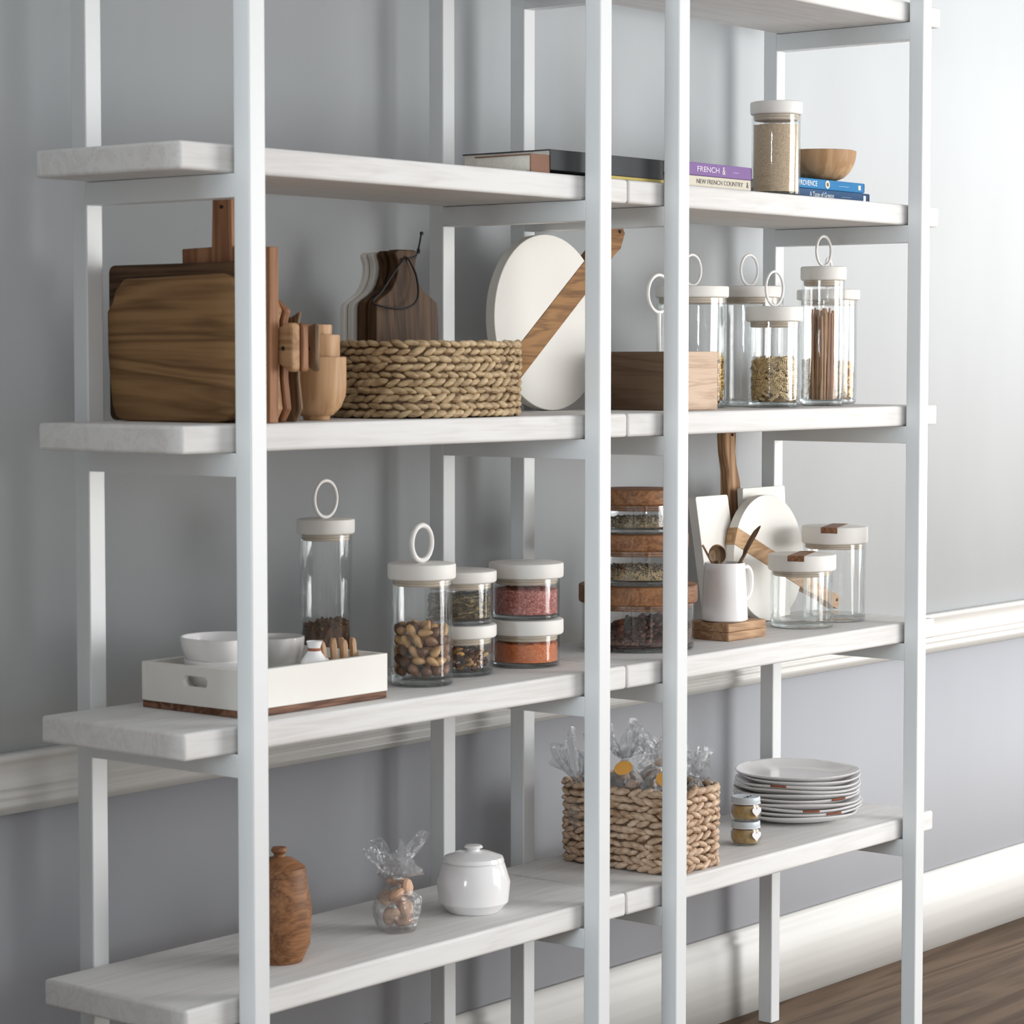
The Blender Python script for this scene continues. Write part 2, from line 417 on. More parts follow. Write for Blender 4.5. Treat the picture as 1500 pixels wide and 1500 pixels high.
def pasta(loc, r, h, n, mats, label, L=.022, rr=.0045, tilt=(0, 0), seed=1):
    random.seed(seed); m = MB(); mound(m, r-.017, .0112, h-.018, .004, tilt=tilt, mi=1)
    for i in range(n):
        if random.random() < .68:
            q = r-random.uniform(.0045, .012); a = random.uniform(0, 2*PI)
        else:
            q = (r-.007)*math.sqrt(random.random()); a = random.uniform(0, 2*PI)
        x, y = q*math.cos(a), q*math.sin(a)
        top = .011+h+tilt[0]*x+tilt[1]*y
        if q < r-.013: z = top-random.uniform(.0, .008)
        else: z = random.uniform(.0165, top)
        R = rand_rot()
        if q > r-.013:   # lie along the wall
            ax = Vector((-math.sin(a), math.cos(a), random.uniform(-1.3, 1.3))).normalized()
            R = ax.to_track_quat('Z', 'Y').to_matrix()
        ls = L*random.uniform(.7, 1.0)*(.75 if q > r-.013 else 1)
        if q <= r-.013: R = Vector((random.uniform(-1, 1), random.uniform(-1, 1), random.uniform(-.2, .8))).normalized().to_track_quat('Z', 'Y').to_matrix()
        if q <= r-.013 and q+ls*.5 > r-.004:
            k = max(0, (r-.005-ls*.5)/max(q, 1e-5)); x *= k; y *= k
        fusilli(m, (x, y, z), ls, rr*(.85 if q > r-.013 else 1), R)
    return stuff('pasta', loc, m, mats, label, 'pasta')

M['pasta'] = mat_plain('pale_durum_pasta', (.92, .70, .38), rough=.5, var=.12, nscale=60)
M['pastaS'] = mat_plain('pasta_core', (.36, .23, .10), rough=.8, var=.3, nscale=90)
M['pastaY'] = mat_plain('golden_pasta', (.86, .56, .17), rough=.5, var=.18, nscale=60)
M['pastaYS'] = mat_plain('golden_pasta_core', (.46, .28, .09), rough=.8, var=.3, nscale=90)

def ring_jar(x, y, zs, r, hg, rl, hl, ringD, label, tube=.0027, rz=0, tb=.011):
    t = thing('storage_jar', (x, y, zs+.0006), label, 'jar')
    glass_body(r, hg, t, tb)
    L = stone_lid(rl, r, hg, hl, t)
    if ringD: ring_handle(hg+hl, ringD, tube, L, rz)
    return t

# upper middle shelf (ZB): ring-lidded jars of the right unit
ring_jar(1.4498, .25, ZB, .0668, .2097, .0705, .0221, .0635, 'wide glass jar with ring lid standing just behind the pale wooden crate', rz=.0)
ring_jar(1.6760, .27, ZB, .0605, .2139, .0640, .0230, .0655, 'glass jar with ring lid behind the fusilli jar, its lid seen between two others', rz=.0)
ring_jar(1.5838, .15, ZB, .0495, .1650, .0550, .0290, .0710, 'short glass ring-lidded jar half full of pale pasta twists', rz=.05)
ring_jar(1.7919, .17, ZB, .0424, .2490, .0458, .0275, .0640, 'tall narrow glass ring-lidded jar holding brown pasta sticks', rz=.05)
ring_jar(1.9860, .28, ZB, .0595, .2150, .0655, .0215, .0690, 'glass ring-lidded jar behind the tall jar of brown sticks', rz=.35)
pasta((1.5838, .15, ZB), .0465, .080, 620, [M['pasta'], M['pastaS']], 'pale twisted pasta heaped in the short ring-lidded jar', tilt=(.1, 0), seed=3)
pasta((1.4498, .25, ZB), .0635, .085, 520, [M['pastaY'], M['pastaYS']], 'golden pasta in the wide jar behind the wooden crate', seed=4, tilt=(.1, -.1))
pasta((1.9860, .28, ZB), .0565, .075, 420, [M['pastaY'], M['pastaYS']], 'golden pasta in the jar behind the tall jar of brown sticks', seed=5, tilt=(-.1, 0))
# brown sticks
random.seed(11)
M['stick'] = mat_plain('wholemeal_stick', (.56, .35, .20), rough=.55, var=.12, nscale=60)
M['stick2'] = mat_plain('wholemeal_stick_dark', (.44, .24, .14), rough=.55, var=.12, nscale=60)
proto = {}
def stick_mesh(mat):
    m = MB(); m.tube([(0, 0, 0), (0, 0, .06), (0.0006, 0, .12), (0, 0, .178)], .0021, 7)
    o = m.build('pasta_stick', mat); return o
sticks = []
pts = []
while len(pts) < 44:
    a, q = random.uniform(0, 2*PI), .026*math.sqrt(random.random())
    p = (q*math.cos(a), q*math.sin(a))
    if all(math.hypot(p[0]-s[0], p[1]-s[1]) > .0062 for s in pts) or len(pts) > 30 and random.random() < .05: pts.append(p)
sa, sb = stick_mesh(M['stick']), stick_mesh(M['stick2'])
for i, p in enumerate(pts):
    if i == 0: o = sa
    elif i == 1: o = sb
    else:
        o = (sa if i % 3 else sb).copy(); COL.objects.link(o)
    o.location = (1.7919+p[0]*.95-.004, .17+p[1]*.95, ZB+.0125)
    o.rotation_euler = (random.uniform(-.045, .045), random.uniform(-.035, .07), 0)
    o.scale = (1, 1, random.uniform(.93, 1.03))
    tag(o, 'long thin brown stick standing in the tall narrow ring-lidded jar', 'pasta', 'brown sticks in the tall jar')

# middle shelf (ZC): ring jars of the left unit
ring_jar(.4437, .27, ZC, .0424, .2456, .0474, .0245, .0655, 'tall narrow ring-lidded jar with dark brown chips at its bottom, behind the tray', rz=.1, tube=.003)
ring_jar(.5390, .146, ZC, .0507, .1724, .0557, .0255, .0665, 'glass ring-lidded jar half full of mixed nuts', rz=.12, tube=.0045, tb=.013)
# nuts
random.seed(21)
M['almond'] = mat_plain('tan_nut_kernel', (.50, .30, .13), rough=.5, var=.18, nscale=60)
M['nutd'] = mat_plain('dark_nut_shell', (.115, .05, .025), rough=.5, var=.3, nscale=60)
M['nutm'] = mat_plain('brown_nut', (.235, .12, .065), rough=.5, var=.3, nscale=60)
def nut(mat, a, b, c):
    m = MB()
    vs = []; fs = []; seg = 12; rings = 8
    for i in range(rings+1):
        th = PI*i/rings
        for k in range(seg):
            an = 2*PI*k/seg
            z = math.cos(th); taper = 1-.28*z
            vs.append((a*math.sin(th)*math.cos(an)*taper, b*math.sin(th)*math.sin(an)*taper, c*z))
    for i in range(rings):
        for k in range(seg):
            l = (k+1) % seg; fs.append((i*seg+k, (i+1)*seg+k, (i+1)*seg+l, i*seg+l))
    m.add(vs, fs)
    return m.build('nut', mat, smooth=180)
P3 = [nut(M['almond'], .0082, .0062, .0128), nut(M['nutd'], .0088, .0082, .0104), nut(M['nutm'], .0092, .0076, .0122)]
LB = ['tan nut kernel in the ring-lidded nut jar', 'dark brown nut in the ring-lidded nut jar', 'mid brown nut in the ring-lidded nut jar']
GP = ['tan kernels in the nut jar', 'dark nuts in the nut jar', 'mid brown nuts in the nut jar']
used = [False]*3
for layer in range(5):
    z = ZC+.0250+layer*.0160
    for (q, n) in ((.0372, 11), (.0195, 6), (.003, 1)):
        if layer < 3 and q < .01: continue
        for k in range(n):
            w = random.choices([0, 1, 2], [.42, .3, .28])[0]
            o = P3[w] if not used[w] else P3[w].copy()
            if used[w]: COL.objects.link(o)
            used[w] = True
            a = 2*PI*(k+.5*(layer % 2))/n+random.uniform(-.12, .12)
            ztop = z+(.006 if q < .03 and layer == 4 else 0)+random.uniform(-.0015, .0015)
            o.location = (.539+q*math.cos(a), .146+q*math.sin(a), ztop)
            ax = Vector((-math.sin(a)*random.uniform(.3, 1)+random.uniform(-.2, .2), math.cos(a)*random.uniform(.3, 1), random.uniform(-1.2, 1.2)))
            q4 = ax.to_track_quat('Z', 'Y'); o.rotation_euler = q4.to_euler()
            tag(o, LB[w], 'nut', GP[w])

def crumbs(loc, r, h, mats, label, cat, n, size, seed, tilt=(0, 0), shape='ell', peak=0, name='dry_goods', bumps=.004, flat=.6):
    random.seed(seed); m = MB()
    top = mound(m, r-.001, .0112, h-.011, bumps, tilt=tilt, seed=seed, peak=peak)
    for i in range(n):
        if random.random() < .55:
            q = (r-size*.9)*math.sqrt(random.random()); a = random.uniform(0, 2*PI); x, y = q*math.cos(a), q*math.sin(a); z = top(x, y)
        else:
            q = r-size*.75; a = random.uniform(0, 2*PI); x, y = q*math.cos(a), q*math.sin(a); z = random.uniform(.0112+size*.6, max(.012+size*.6, top(x, y)))
        k = random.uniform(.6, 1.1)*size
        if q > r-size and k > size*.85: k = size*.85
        mi = random.randrange(len(mats))
        if shape == 'ell': m.ell((x, y, z), k, k*.75, k*flat, seg=6, rings=4, R=rand_rot(), mi=mi)
        else: m.box(-k, k, -k*.5, k*.5, -k*.14, k*.14, mi=mi, T=Matrix.Translation((x, y, z)) @ rand_rot().to_4x4())
    return stuff(name, loc, m, mats, label, cat)

M['bark1'] = mat_plain('dark_brown_chip', (.085, .038, .016), rough=.8, var=.4, nscale=120)
M['bark2'] = mat_plain('brown_chip', (.17, .085, .035), rough=.8, var=.4, nscale=120)
crumbs((.4437, .27, ZC), .0392, .097, [M['bark1'], M['bark2']], 'dark brown chips at the bottom of the tall ring-lidded jar', 'spice', 500, .006, 5, tilt=(.15, 0), shape='box', name='cinnamon_chips')

# small stacked jars with stone lids (two stacks)
def small_jar(x, y, z, r, hg, rl, hl, label, group=None):
    t = thing('spice_jar', (x, y, z+.0006), label, 'jar')
    glass_body(r, hg, t, .009)
    stone_lid(rl, r, hg, hl, t)
    return t
for (x, y, tops) in ((.6853, .190, ((-.7102, -.7322), (-.6199, -.6399))), (.8515, .1785, ((-.7135, -.7396), (-.6162, -.6423)))):
    left = x < .8
    r, rl = (.0576, .0635) if left else (.0582, .0650)
    z0 = ZC
    for i, (zt, zb) in enumerate(tops):
        hl = zt-zb; hg = zb-z0-.0006
        lab = {(1, 0): 'low stone-lidded jar of star anise and peel, under the leaf jar beside the nuts',
               (1, 1): 'low stone-lidded jar of dark green-brown leaves, stacked on the star anise jar',
               (0, 0): 'low stone-lidded glass jar of orange spice, lower of its stack',
               (0, 1): 'low stone-lidded glass jar of pinkish red salt, stacked on the orange spice jar'}[(int(left), i)]
        small_jar(x, y, z0, r, hg, rl, hl, lab)
        z0 = zt
M['leafd'] = mat_plain('dark_dried_leaf', (.075, .055, .022), rough=.8, var=.5, nscale=120)
M['leafg'] = mat_plain('olive_dried_leaf', (.20, .15, .06), rough=.8, var=.5, nscale=120)
M['anise'] = mat_plain('star_anise_brown', (.12, .05, .025), rough=.7, var=.4, nscale=100)
M['peel'] = mat_plain('dried_orange_peel', (.52, .27, .07), rough=.6, var=.3, nscale=80)
M['peel2'] = mat_plain('dried_apple', (.60, .38, .16), rough=.6, var=.3, nscale=80)
M['salt'] = mat_speckle('red_pink_salt', [(.30, .07, .06), (.46, .13, .11), (.60, .24, .21), (.36, .09, .07), (.70, .36, .32)], 340)
M['orange'] = mat_speckle('orange_spice', [(.66, .17, .05), (.74, .22, .07), (.58, .13, .04), (.78, .30, .12)], 420)
M['seed1'] = mat_plain('dark_peppercorn', (.035, .028, .022), rough=.6, var=.3)
M['seed2'] = mat_plain('tan_seed', (.36, .27, .14), rough=.6, var=.3, nscale=100)
M['seed3'] = mat_plain('olive_seed', (.17, .125, .065), rough=.6, var=.3, nscale=100)
M['berry'] = mat_plain('dark_dried_berry', (.07, .028, .02), rough=.6, var=.4, nscale=100)
M['berry2'] = mat_plain('brown_dried_fruit', (.16, .075, .05), rough=.6, var=.4, nscale=100)
# leaves packed in flat layers
def leaves(loc, r, h, seed):
    random.seed(seed); m = MB(); mound(m, r-.004, .010, h-.012, .002, seed=2)
    for i in range(420):
        a = random.uniform(0, 2*PI); edge = random.random() < .8
        q = r-.004 if edge else (r-.006)*math.sqrt(random.random())
        x, y = q*math.cos(a), q*math.sin(a); z = random.uniform(.012, h+.002) if edge else h+random.uniform(-.002, .003)
        T = TR(x, y, z, rz=a+PI/2+random.uniform(-.2, .2)) @ Matrix.Rotation(random.uniform(-.25, .25), 4, 'Y')
        w = random.uniform(.006, .012)
        if edge: m.box(-w, w, -.0022, .0022, -.0011, .0011, mi=random.randrange(2), T=T)
        else: m.box(-w, w, -.005, .005, -.0008, .0008, mi=random.randrange(2), T=T)
    return stuff('dried_leaves', loc, m, [M['leafd'], M['leafg']], 'dark green-brown dried leaves layered in the upper jar beside the nut jar', 'spice')
leaves((.6853, .19, -.7096), .0525, .046, 8)
def stars(loc, r, h, seed):
    random.seed(seed); m = MB()
    for i in range(130):
        q = (r-.013)*math.sqrt(random.random()) if random.random() < .4 else r-.014; a = random.uniform(0, 2*PI)
        x, y = q*math.cos(a), q*math.sin(a); z = random.uniform(.016, .011+h*(.75+.25*math.sin(a*2+1))); R = rand_rot().to_4x4()
        T = Matrix.Translation((x, y, z)) @ R
        kind = random.random()
        if kind < .5:
            for k in range(8):
                b = 2*PI*k/8; m.ell((.0055*math.cos(b), .0055*math.sin(b), 0), .0052, .0018, .0026, T=T @ Matrix.Translation((0, 0, 0)) , seg=5, rings=4, R=Matrix.Rotation(b, 3, 'Z'), mi=0)
        else:
            pts = [(.010*math.cos(t*.5), .010*math.sin(t*.5)-.004, .001*math.sin(t*2)) for t in range(6)]
            m.tube(pts, [.0015, .003, .0034, .0034, .003, .0015], 6, mi=1 if kind < .8 else 2, T=T)
    return stuff('star_anise', loc, m, [M['anise'], M['peel'], M['peel2']], 'dried star anise and orange peel in the lower jar beside the nut jar', 'spice')
stars((.6853, .19, ZC), .0545, .040, 9)
def powder(loc, r, h, mat, label, name, seed, peak=.004):
    m = MB(); mound(m, r, .0095, h-.0095, .003, seed=seed, peak=peak, seg=64)
    return stuff(name, loc, m, mat, label, 'spice')
powder((.8515, .1785, ZC), .0545, .040, M['orange'], 'orange ground spice in the lower jar of the stack by the middle post', 'ground_spice', 1, peak=.006)
powder((.8515, .1785, -.7129), .0545, .050, M['salt'], 'pinkish red coarse salt in the upper jar of the stack by the middle post', 'coarse_salt', 2)

# big stacked jars with wooden lids
bx, by = 1.1955, .190
def wood_jar(z, r, hg, rl, hl, label, y=by, x=bx):
    t = thing('wood_lidded_jar', (x, y, z+.0006), label, 'jar')
    glass_body(r, hg, t, .010); stone_lid(rl, r, hg, hl, t, mat=M['lidwood']); return t
wood_jar(ZC, .1029, .0850, .1092, .0330, 'widest wood-lidded glass jar, at the bottom of the stack between the two middle posts')
wood_jar(ZC+.1186, .0905, .0640, .0925, .0290, 'wood-lidded glass jar of pale mixed seeds, in the middle of the stack of three')
wood_jar(ZC+.2122, .0710, .0520, .0735, .0280, 'narrowest glass jar with wooden lid and dark seeds, topmost of the stack of three')
crumbs((bx, by, ZC), .0990, .028, [M['berry'], M['berry2']], 'dark dried fruit heaped in the bottom wood-lidded jar', 'dried fruit', 900, .0075, 13, tilt=(.22, 0), peak=.004, name='dried_fruit', bumps=.012)
crumbs((bx, by, ZC+.1192), .0865, .027, [M['seed2'], M['seed1'], M['seed3'], M['seed2']], 'pale and dark mixed seeds in the middle wood-lidded jar', 'seeds', 3200, .0034, 14, name='mixed_seeds', peak=.002)
crumbs((bx, by, ZC+.2128), .0672, .021, [M['seed3'], M['leafg'], M['seed2'], M['leafd']], 'dark olive seeds heaped in the topmost wood-lidded jar', 'seeds', 1500, .0044, 15, name='dark_seeds', peak=.006)

# empty jars with inlaid stone lids
def inlay_jar(x, y, r, hg, rl, hl, label, rz):
    t = thing('inlaid_lid_jar', (x, y, ZC+.0006), label, 'jar')
    glass_body(r, hg, t, .012)
    L = stone_lid(rl, r, hg, hl, t)
    m = MB()
    m.box(-rl*1.004, rl*1.006, -.0165, .0165, hg+hl*.66, hg+hl+.0005, T=Matrix.Rotation(rz, 4, 'Z'))
    m.build('wood_inlay', M['lidwood'], L, bevel=.0006)
inlay_jar(1.7055, .161, .0616, .1118, .0672, .0320, 'low empty glass jar with wood-inlaid white lid, in front of the taller empty one', .384)
inlay_jar(1.8570, .180, .0628, .1565, .0670, .0345, 'taller empty glass jar with a wood-inlaid white lid, behind the low one', .384)

# ------------------------------------------------------------------ cutting boards at the left end
def hole(parent, T, r=.004, L=.0015):
    m = MB(); m.lathe([(0, -L), (r, -L), (r, L), (0, L)], 20, T=T); m.build('hole', M['hole'], parent)
t = thing('cutting_board', (.046, .21, ZB+.0006), 'brown oak cutting board with rounded corners, frontmost against the left end of the shelf', 'cutting board')
m = MB(); m.prism([(-.136, .022), (-.114, .004), (-.09, 0), (.105, 0), (.124, .006), (.132, .026), (.140, .10), (.141, .165), (.130, .178), (.122, .197), (.104, .214), (-.106, .2185), (-.126, .212), (-.136, .196)], 0, .018, 'yz')
m.build('board', M['oak'], t, bevel=.003)
t = thing('cutting_board', (.0655, .21, ZB+.0006), 'dark brown cutting board, larger, directly behind the rounded oak board', 'cutting board')
m = MB(); m.prism(rrect(-.150, .158, 0, .236, .012), 0, .016, 'yz'); m.build('board', M['oak_dark'], t, bevel=.002)
t = thing('paddle_board', (.083, .14, ZB+.0006), 'reddish wooden paddle board with an upright handle above the other boards', 'cutting board')
m = MB(); m.prism([(-.096, 0), (.080, 0), (.085, .258), (.022, .2595), (.020, .333), (.016, .337), (-.014, .337), (-.018, .333), (-.02, .2585), (-.098, .257)], 0, .019, 'yz')
m.build('board', M['oak_dark'] if False else M['pinkwood'], t, bevel=.0015)
hole(t, TR(-.0005, 0, .318, ry=PI/2), .003)
def side_paddle(x, label, dy=0, mat=None, th=.018, big=1.0):
    t = thing('paddle_board', (x, .06+dy, ZB+.0006), label, 'cutting board')
    m = MB()
    m.prism([(-.035, .077), (-.029, .074), (.0, .090), (.006, .094), (.006, .065), (.0, .02), (.012, 0), (.22, 0), (.22, .20*big), (.02, .20*big), (.0, .165), (.006, .150), (.006, .119), (0, .120), (-.005, .139), (-.029, .147), (-.035, .143)], 0, th, 'yz')
    m.build('board', mat or M['beechY'], t, bevel=.003)
    hole(t, TR(-.0005, -.018, .109, ry=PI/2), .003)
side_paddle(.1055, 'honey wood paddle board on its side, flared handle end pointing out of the shelf', -.005)
side_paddle(.1260, 'second honey wood paddle board on its side, its handle tip beside the wooden bowls', -.007, M['pinkwood'], .014, .9)
side_paddle(.1580, 'greyish thin paddle board on its side nearest the wooden bowls', -.006, M['spoon'], .008, .78)

# turned bowls
def bowl(name, x, y, z, R, h, foot, label, mat, cat='bowl', group=None, wall=.005, waist=.72, rim=0, seg=56, mod=None):
    t = thing(name, (x, y, z+.0004), label, cat, group=group)
    m = MB()
    out = [(0, 0), (foot, 0), (foot, .004)]
    n = 12
    for i in range(1, n+1):
        u = i/n; rr = foot+(R-foot)*math.sin(u*PI/2)**waist
        out.append((rr, .004+(h-.004)*(1-math.cos(u*PI/2))**.9 if rim == 0 else .004+(h-.004)*u**1.25))
    inn = [(max(r-wall, 0), max(z_+wall*.2, .008)) for r, z_ in out[3:]]
    inn[-1] = (R-wall, h-.0006)
    prof = out+[(R-wall*.5, h+.0008)]+inn[::-1]+[(0, .008)]
    m.lathe(prof, seg, mod=mod)
    m.build('bowl_body', mat, t, smooth=50)
    return t
t = thing('wooden_bowl', (.272, .128, ZB+.0005), 'round-bellied honey wood bowl, bottom of the stack beside the paddle boards', 'bowl')
m = MB(); m.lathe([(0, 0), (.020, 0), (.021, .006), (.026, .008), (.038, .020), (.0445, .036), (.0462, .052), (.0462, .094), (.0455, .0965), (.0405, .0965), (.0405, .06), (.03, .025), (0, .015)], 56)
m.build('bowl_body', M['bowlwood'], t)
t = thing('wooden_bowl', (.271, .130, ZB+.0965), 'straight-sided honey wood cup standing in the round-bellied bowl', 'bowl')
m = MB(); m.lathe([(0, -.02), (.030, -.02), (.0385, -.004), (.0385, .032), (.038, .0345), (.034, .0345), (.034, 0), (0, -.01)], 56)
m.build('bowl_body', M['bowlwood'], t)
t = thing('wooden_bowl', (.268, .130, ZB+.131), 'small honey wood cup, topmost of the turned wooden stack', 'bowl')
m = MB(); m.lathe([(0, -.018), (.022, -.018), (.0285, -.004), (.0285, .0135), (.028, .0155), (.025, .0155), (.025, 0), (0, -.01)], 56)
m.build('bowl_body', M['bowlwood'], t)

# ------------------------------------------------------------------ woven baskets
def superell(a, ax, ay, p):
    c, s_ = math.cos(a), math.sin(a)
    return (ax*math.copysign(abs(c)**(2/p), c), ay*math.copysign(abs(s_)**(2/p), s_))
def basket(x, y, z, ax, ay, p, h, rows, pitch, label, mat, rz=0, taper=0.0, fat=1.0):
    t = thing('woven_basket', (x, y, z+.001), label, 'basket', rot=(0, 0, rz))
    # arc-length table
    NN = 720; P = [Vector(superell(2*PI*i/NN, ax, ay, p)+(0,)) for i in range(NN+1)]
    L = [0]
    for i in range(NN): L.append(L[-1]+(P[i+1]-P[i]).length)
    tot = L[-1]
    def at(sv):
        sv %= tot
        lo, hi = 0, NN
        while hi-lo > 1:
            md = (lo+hi)//2
            if L[md] <= sv: lo = md
            else: hi = md
        f = (sv-L[lo])/max(L[hi]-L[lo], 1e-9); q = P[lo].lerp(P[hi], f); tn = (P[hi]-P[lo]).normalized()
        return q, tn
    m = MB(); rh = h/rows; rnd = random.Random(int(x*1000))
    n = int(tot/pitch)
    for r_ in range(rows):
        sc = 1+taper*(r_/(rows-1))
        zc = rh*(r_+.5)
        for k in range(n):
            sv = (k+.5*(r_ % 2)+rnd.uniform(-.12, .12))*pitch
            q, tn = at(sv); nr = Vector((tn.y, -tn.x, 0))
            sl = (.30 if r_ % 2 == 0 else -.16)+rnd.uniform(-.20, .20)
            ax_ = (tn*math.cos(sl)+Vector((0, 0, 1))*math.sin(sl))
            up = ax_.cross(nr)
            R = Matrix((ax_, nr, up)).transposed()
            g = rnd.uniform(.80, 1.15)
            c = q*sc+nr*rnd.uniform(-.0012, .0012)+Vector((0, 0, zc+rnd.uniform(-.0012, .0012)))
            c.z = max(c.z, rh*.5)
            m.ell(c, pitch*.76*g, rh*.50*fat, rh*.44*g, seg=8, rings=6, R=R)
    m.build('weave', mat, t, smooth=180)
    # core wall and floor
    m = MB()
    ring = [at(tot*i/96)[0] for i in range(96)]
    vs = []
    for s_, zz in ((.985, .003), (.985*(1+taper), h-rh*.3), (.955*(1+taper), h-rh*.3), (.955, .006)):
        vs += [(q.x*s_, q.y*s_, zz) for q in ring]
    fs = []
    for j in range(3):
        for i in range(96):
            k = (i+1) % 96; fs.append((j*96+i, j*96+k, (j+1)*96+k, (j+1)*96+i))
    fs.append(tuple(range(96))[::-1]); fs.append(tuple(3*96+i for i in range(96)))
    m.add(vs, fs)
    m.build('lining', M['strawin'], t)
    return t
basket(.565, .160, ZB, .168, .112, 2.9, .1235, 10, .0200, 'low oblong seagrass basket of thick braided rows in front of the dark paddle boards', M['straw'])
basket(1.196, .183, ZD, .084, .130, 5, .150, 11, .024, 'square pale woven basket filled with cellophane bags', M['strawlight'], taper=.015, fat=1.15)

# dark paddle boards behind the basket, white ones behind them
def hourglass(w, hb, hw, ht, sh=.0, flare=.012):
    """board outline with a waisted handle, x centred"""
    out = [(-w/2, 0), (w/2, 0), (w/2-flare*.5, hb-.006), (w/2-flare*.5-.006, hb)]
    out += [(hw*.95, hb+.010), (hw*.66, hb+.028), (hw*.50, hb+.045), (hw*.50, ht-.012), (hw*.62, ht-.004), (hw*.55, ht)]
    l = [(-x_, z_) for x_, z_ in out[::-1]]
    return out+l[:-2]+[]
def leaning(name, x, y, z, outline, th, label, mat, lean=-.06, rz=0, cat='cutting board', bevel=.002):
    t = thing(name, (x, y, z+.001), label, cat, rot=(lean, 0, rz))
    m = MB(); m.prism(outline, 0, th, 'xz'); m.build('board', mat, t, bevel=bevel)
    return t
def hg(w, hb, ht, hw):
    r = [(w/2, 0), (w/2-.006, hb-.012), (w/2-.009, hb-.004), (w/2-.017, hb+.001), (hw*1.15, hb+.008), (hw*.86, hb+.016), (hw*.66, hb+.028), (hw*.52, hb+.042), (hw*.47, hb+.054), (hw*.50, ht-.018), (hw*.60, ht-.008), (hw*.58, ht-.003), (hw*.45, ht)]
    return [(x_, z_) for x_, z_ in r]+[(-x_, z_) for x_, z_ in r[::-1]]
Z0 = ZB
A = leaning('paddle_board', .666, .283, Z0, hg(.170, .193, .277, .048), .021, 'dark walnut paddle board with a black leather cord, standing behind the oblong basket', M['walnut'], lean=-.02)
m = MB()
cc = [Vector((.000, -.004, .262)), Vector((.014, -.008, .235)), Vector((.012, -.014, .20)), Vector((-.01, -.018, .182)), Vector((-.05, -.02, .176)), Vector((-.095, -.008, .186)), Vector((-.070, -.004, .205)), Vector((-.035, -.004, .24)), Vector((-.010, -.004, .262))]
def catmull(P, n=8):
    out = []
    for i in range(len(P)-1):
        p0, p1, p2, p3 = P[max(i-1, 0)], P[i], P[i+1], P[min(i+2, len(P)-1)]
        for k in range(n):
            t_ = k/n
            out.append(.5*((2*p1)+(p2-p0)*t_+(2*p0-5*p1+4*p2-p3)*t_*t_+(3*p1-p0-3*p2+p3)*t_**3))
    out.append(P[-1]); return out
m.tube(catmull(cc), .0019, 7)
m.tube(catmull([Vector((-.004, -.004, .262)), Vector((.022, .0, .266)), Vector((.034, .002, .282)), Vector((.042, .003, .305))]), .0017, 7)
m.ell((.032, .001, .276), .0035, .0035, .005); m.ell((.043, .003, .306), .0042, .0028, .0035)
tag(m.build('leather_cord', M['cord'], A), 'thin black cord looped through the handle')
m = MB(); m.lathe([(0, -.0012), (.0045, -.0012), (.0045, .0008), (0, .0008)], 16, T=TR(-.004, -.0002, .262, rx=PI/2)); m.build('hole', M['hole'], A)
leaning('paddle_board', .659, .3055, Z0, hg(.168, .192, .275, .046), .015, 'second dark paddle board, sandwiched behind the corded one', M['walnut'], lean=-.02)
leaning('paddle_board', .652, .3225, Z0, hg(.172, .189, .273, .048), .012, 'grey-white paddle board behind the two dark ones', M['whiteboard2'], lean=-.02)
leaning('paddle_board', .646, .3360, Z0, hg(.172, .189, .272, .048), .010, 'rearmost white paddle board, its edge just showing behind the dark boards', M['whiteboard'], lean=-.02)

# round boards with a wooden strip handle
def round_board(x, y, z, R, th, ang, w0, w1, ext0, ext1, label, lean, mat=None, tip=None, sm=None, rz=0, wtip=None):
    t = thing('round_board', (x, y, z+.001), label, 'serving board', rot=(lean, 0, rz))
    m = MB(); n = 96
    m.prism([(R*math.cos(2*PI*i/n), R+R*math.sin(2*PI*i/n)) for i in range(n)], 0, th, 'xz')
    m.build('disc', mat or M['whiteboard'], t, bevel=.0012)
    T = Matrix.Translation((0, 0, R)) @ Matrix.Rotation(-ang, 4, 'Y')
    m = MB()
    o = [(-ext0, -w0/2), (R*.2, -w0/2), (R*.9, -w1/2), (ext1-.012, -w1/2), (ext1, -w1/2+.008), (ext1+.001, w1/2-.004), (ext1-.004, w1/2), (R*.9, w1/2), (R*.2, w0/2), (-ext0, w0/2)]
    if tip: o = [(-ext0, -w0/2), (R*1.02, -w0/2)]+tip+[(R*1.02, w0/2), (-ext0, w0/2)]
    m.prism(o, -.0012, th+.0012, 'xz', T=T)
    S = m.build('strip_handle', sm or M['acacia'], t, bevel=.0008)
    m = MB(); hx = ext1-.012
    m.lathe([(0, -.001), (.0032, -.001), (.0032, .001), (0, .001)], 18, T=T @ TR(hx, -.0016, .002, rx=PI/2)); m.build('hole', M['hole'], S)
    return t
round_board(1.063, .284, ZB, .1590, .020, math.radians(37.5), .048, .048, .1582, .292, 'large white round board with a diagonal acacia strip, behind the oblong basket', -.05, mat=M['whiteboard2'],
            tip=[(.24, -.022), (.262, -.024), (.292, -.010), (.294, .012), (.286, .022), (.24, .022)])
round_board(1.7540, .262, ZC, .1275, .021, math.radians(-23.3), .036, .030, .1282, .278, 'small white round board with a pale wooden strip sloping down behind the empty jars', -.06,
            sm=M['strip'], tip=[(.20, -.015), (.236, -.013), (.244, -.016), (.276, -.014), (.278, .012), (.25, .015), (.236, .011), (.20, .013)])
leaning('serving_board', 1.6055, .268, ZC, rrect(-.056, .056, 0, .261, .005, 3), .020, 'white rectangular board leaning behind the pitcher', M['whiteboard'], lean=-.16, bevel=.001)
leaning('serving_board', 1.799, .296, ZC, rrect(-.080, .075, 0, .268, .004, 3), .014, 'white square-cornered board, only its top edge showing behind the small round board', M['whiteboard'], lean=-.06, bevel=.001)
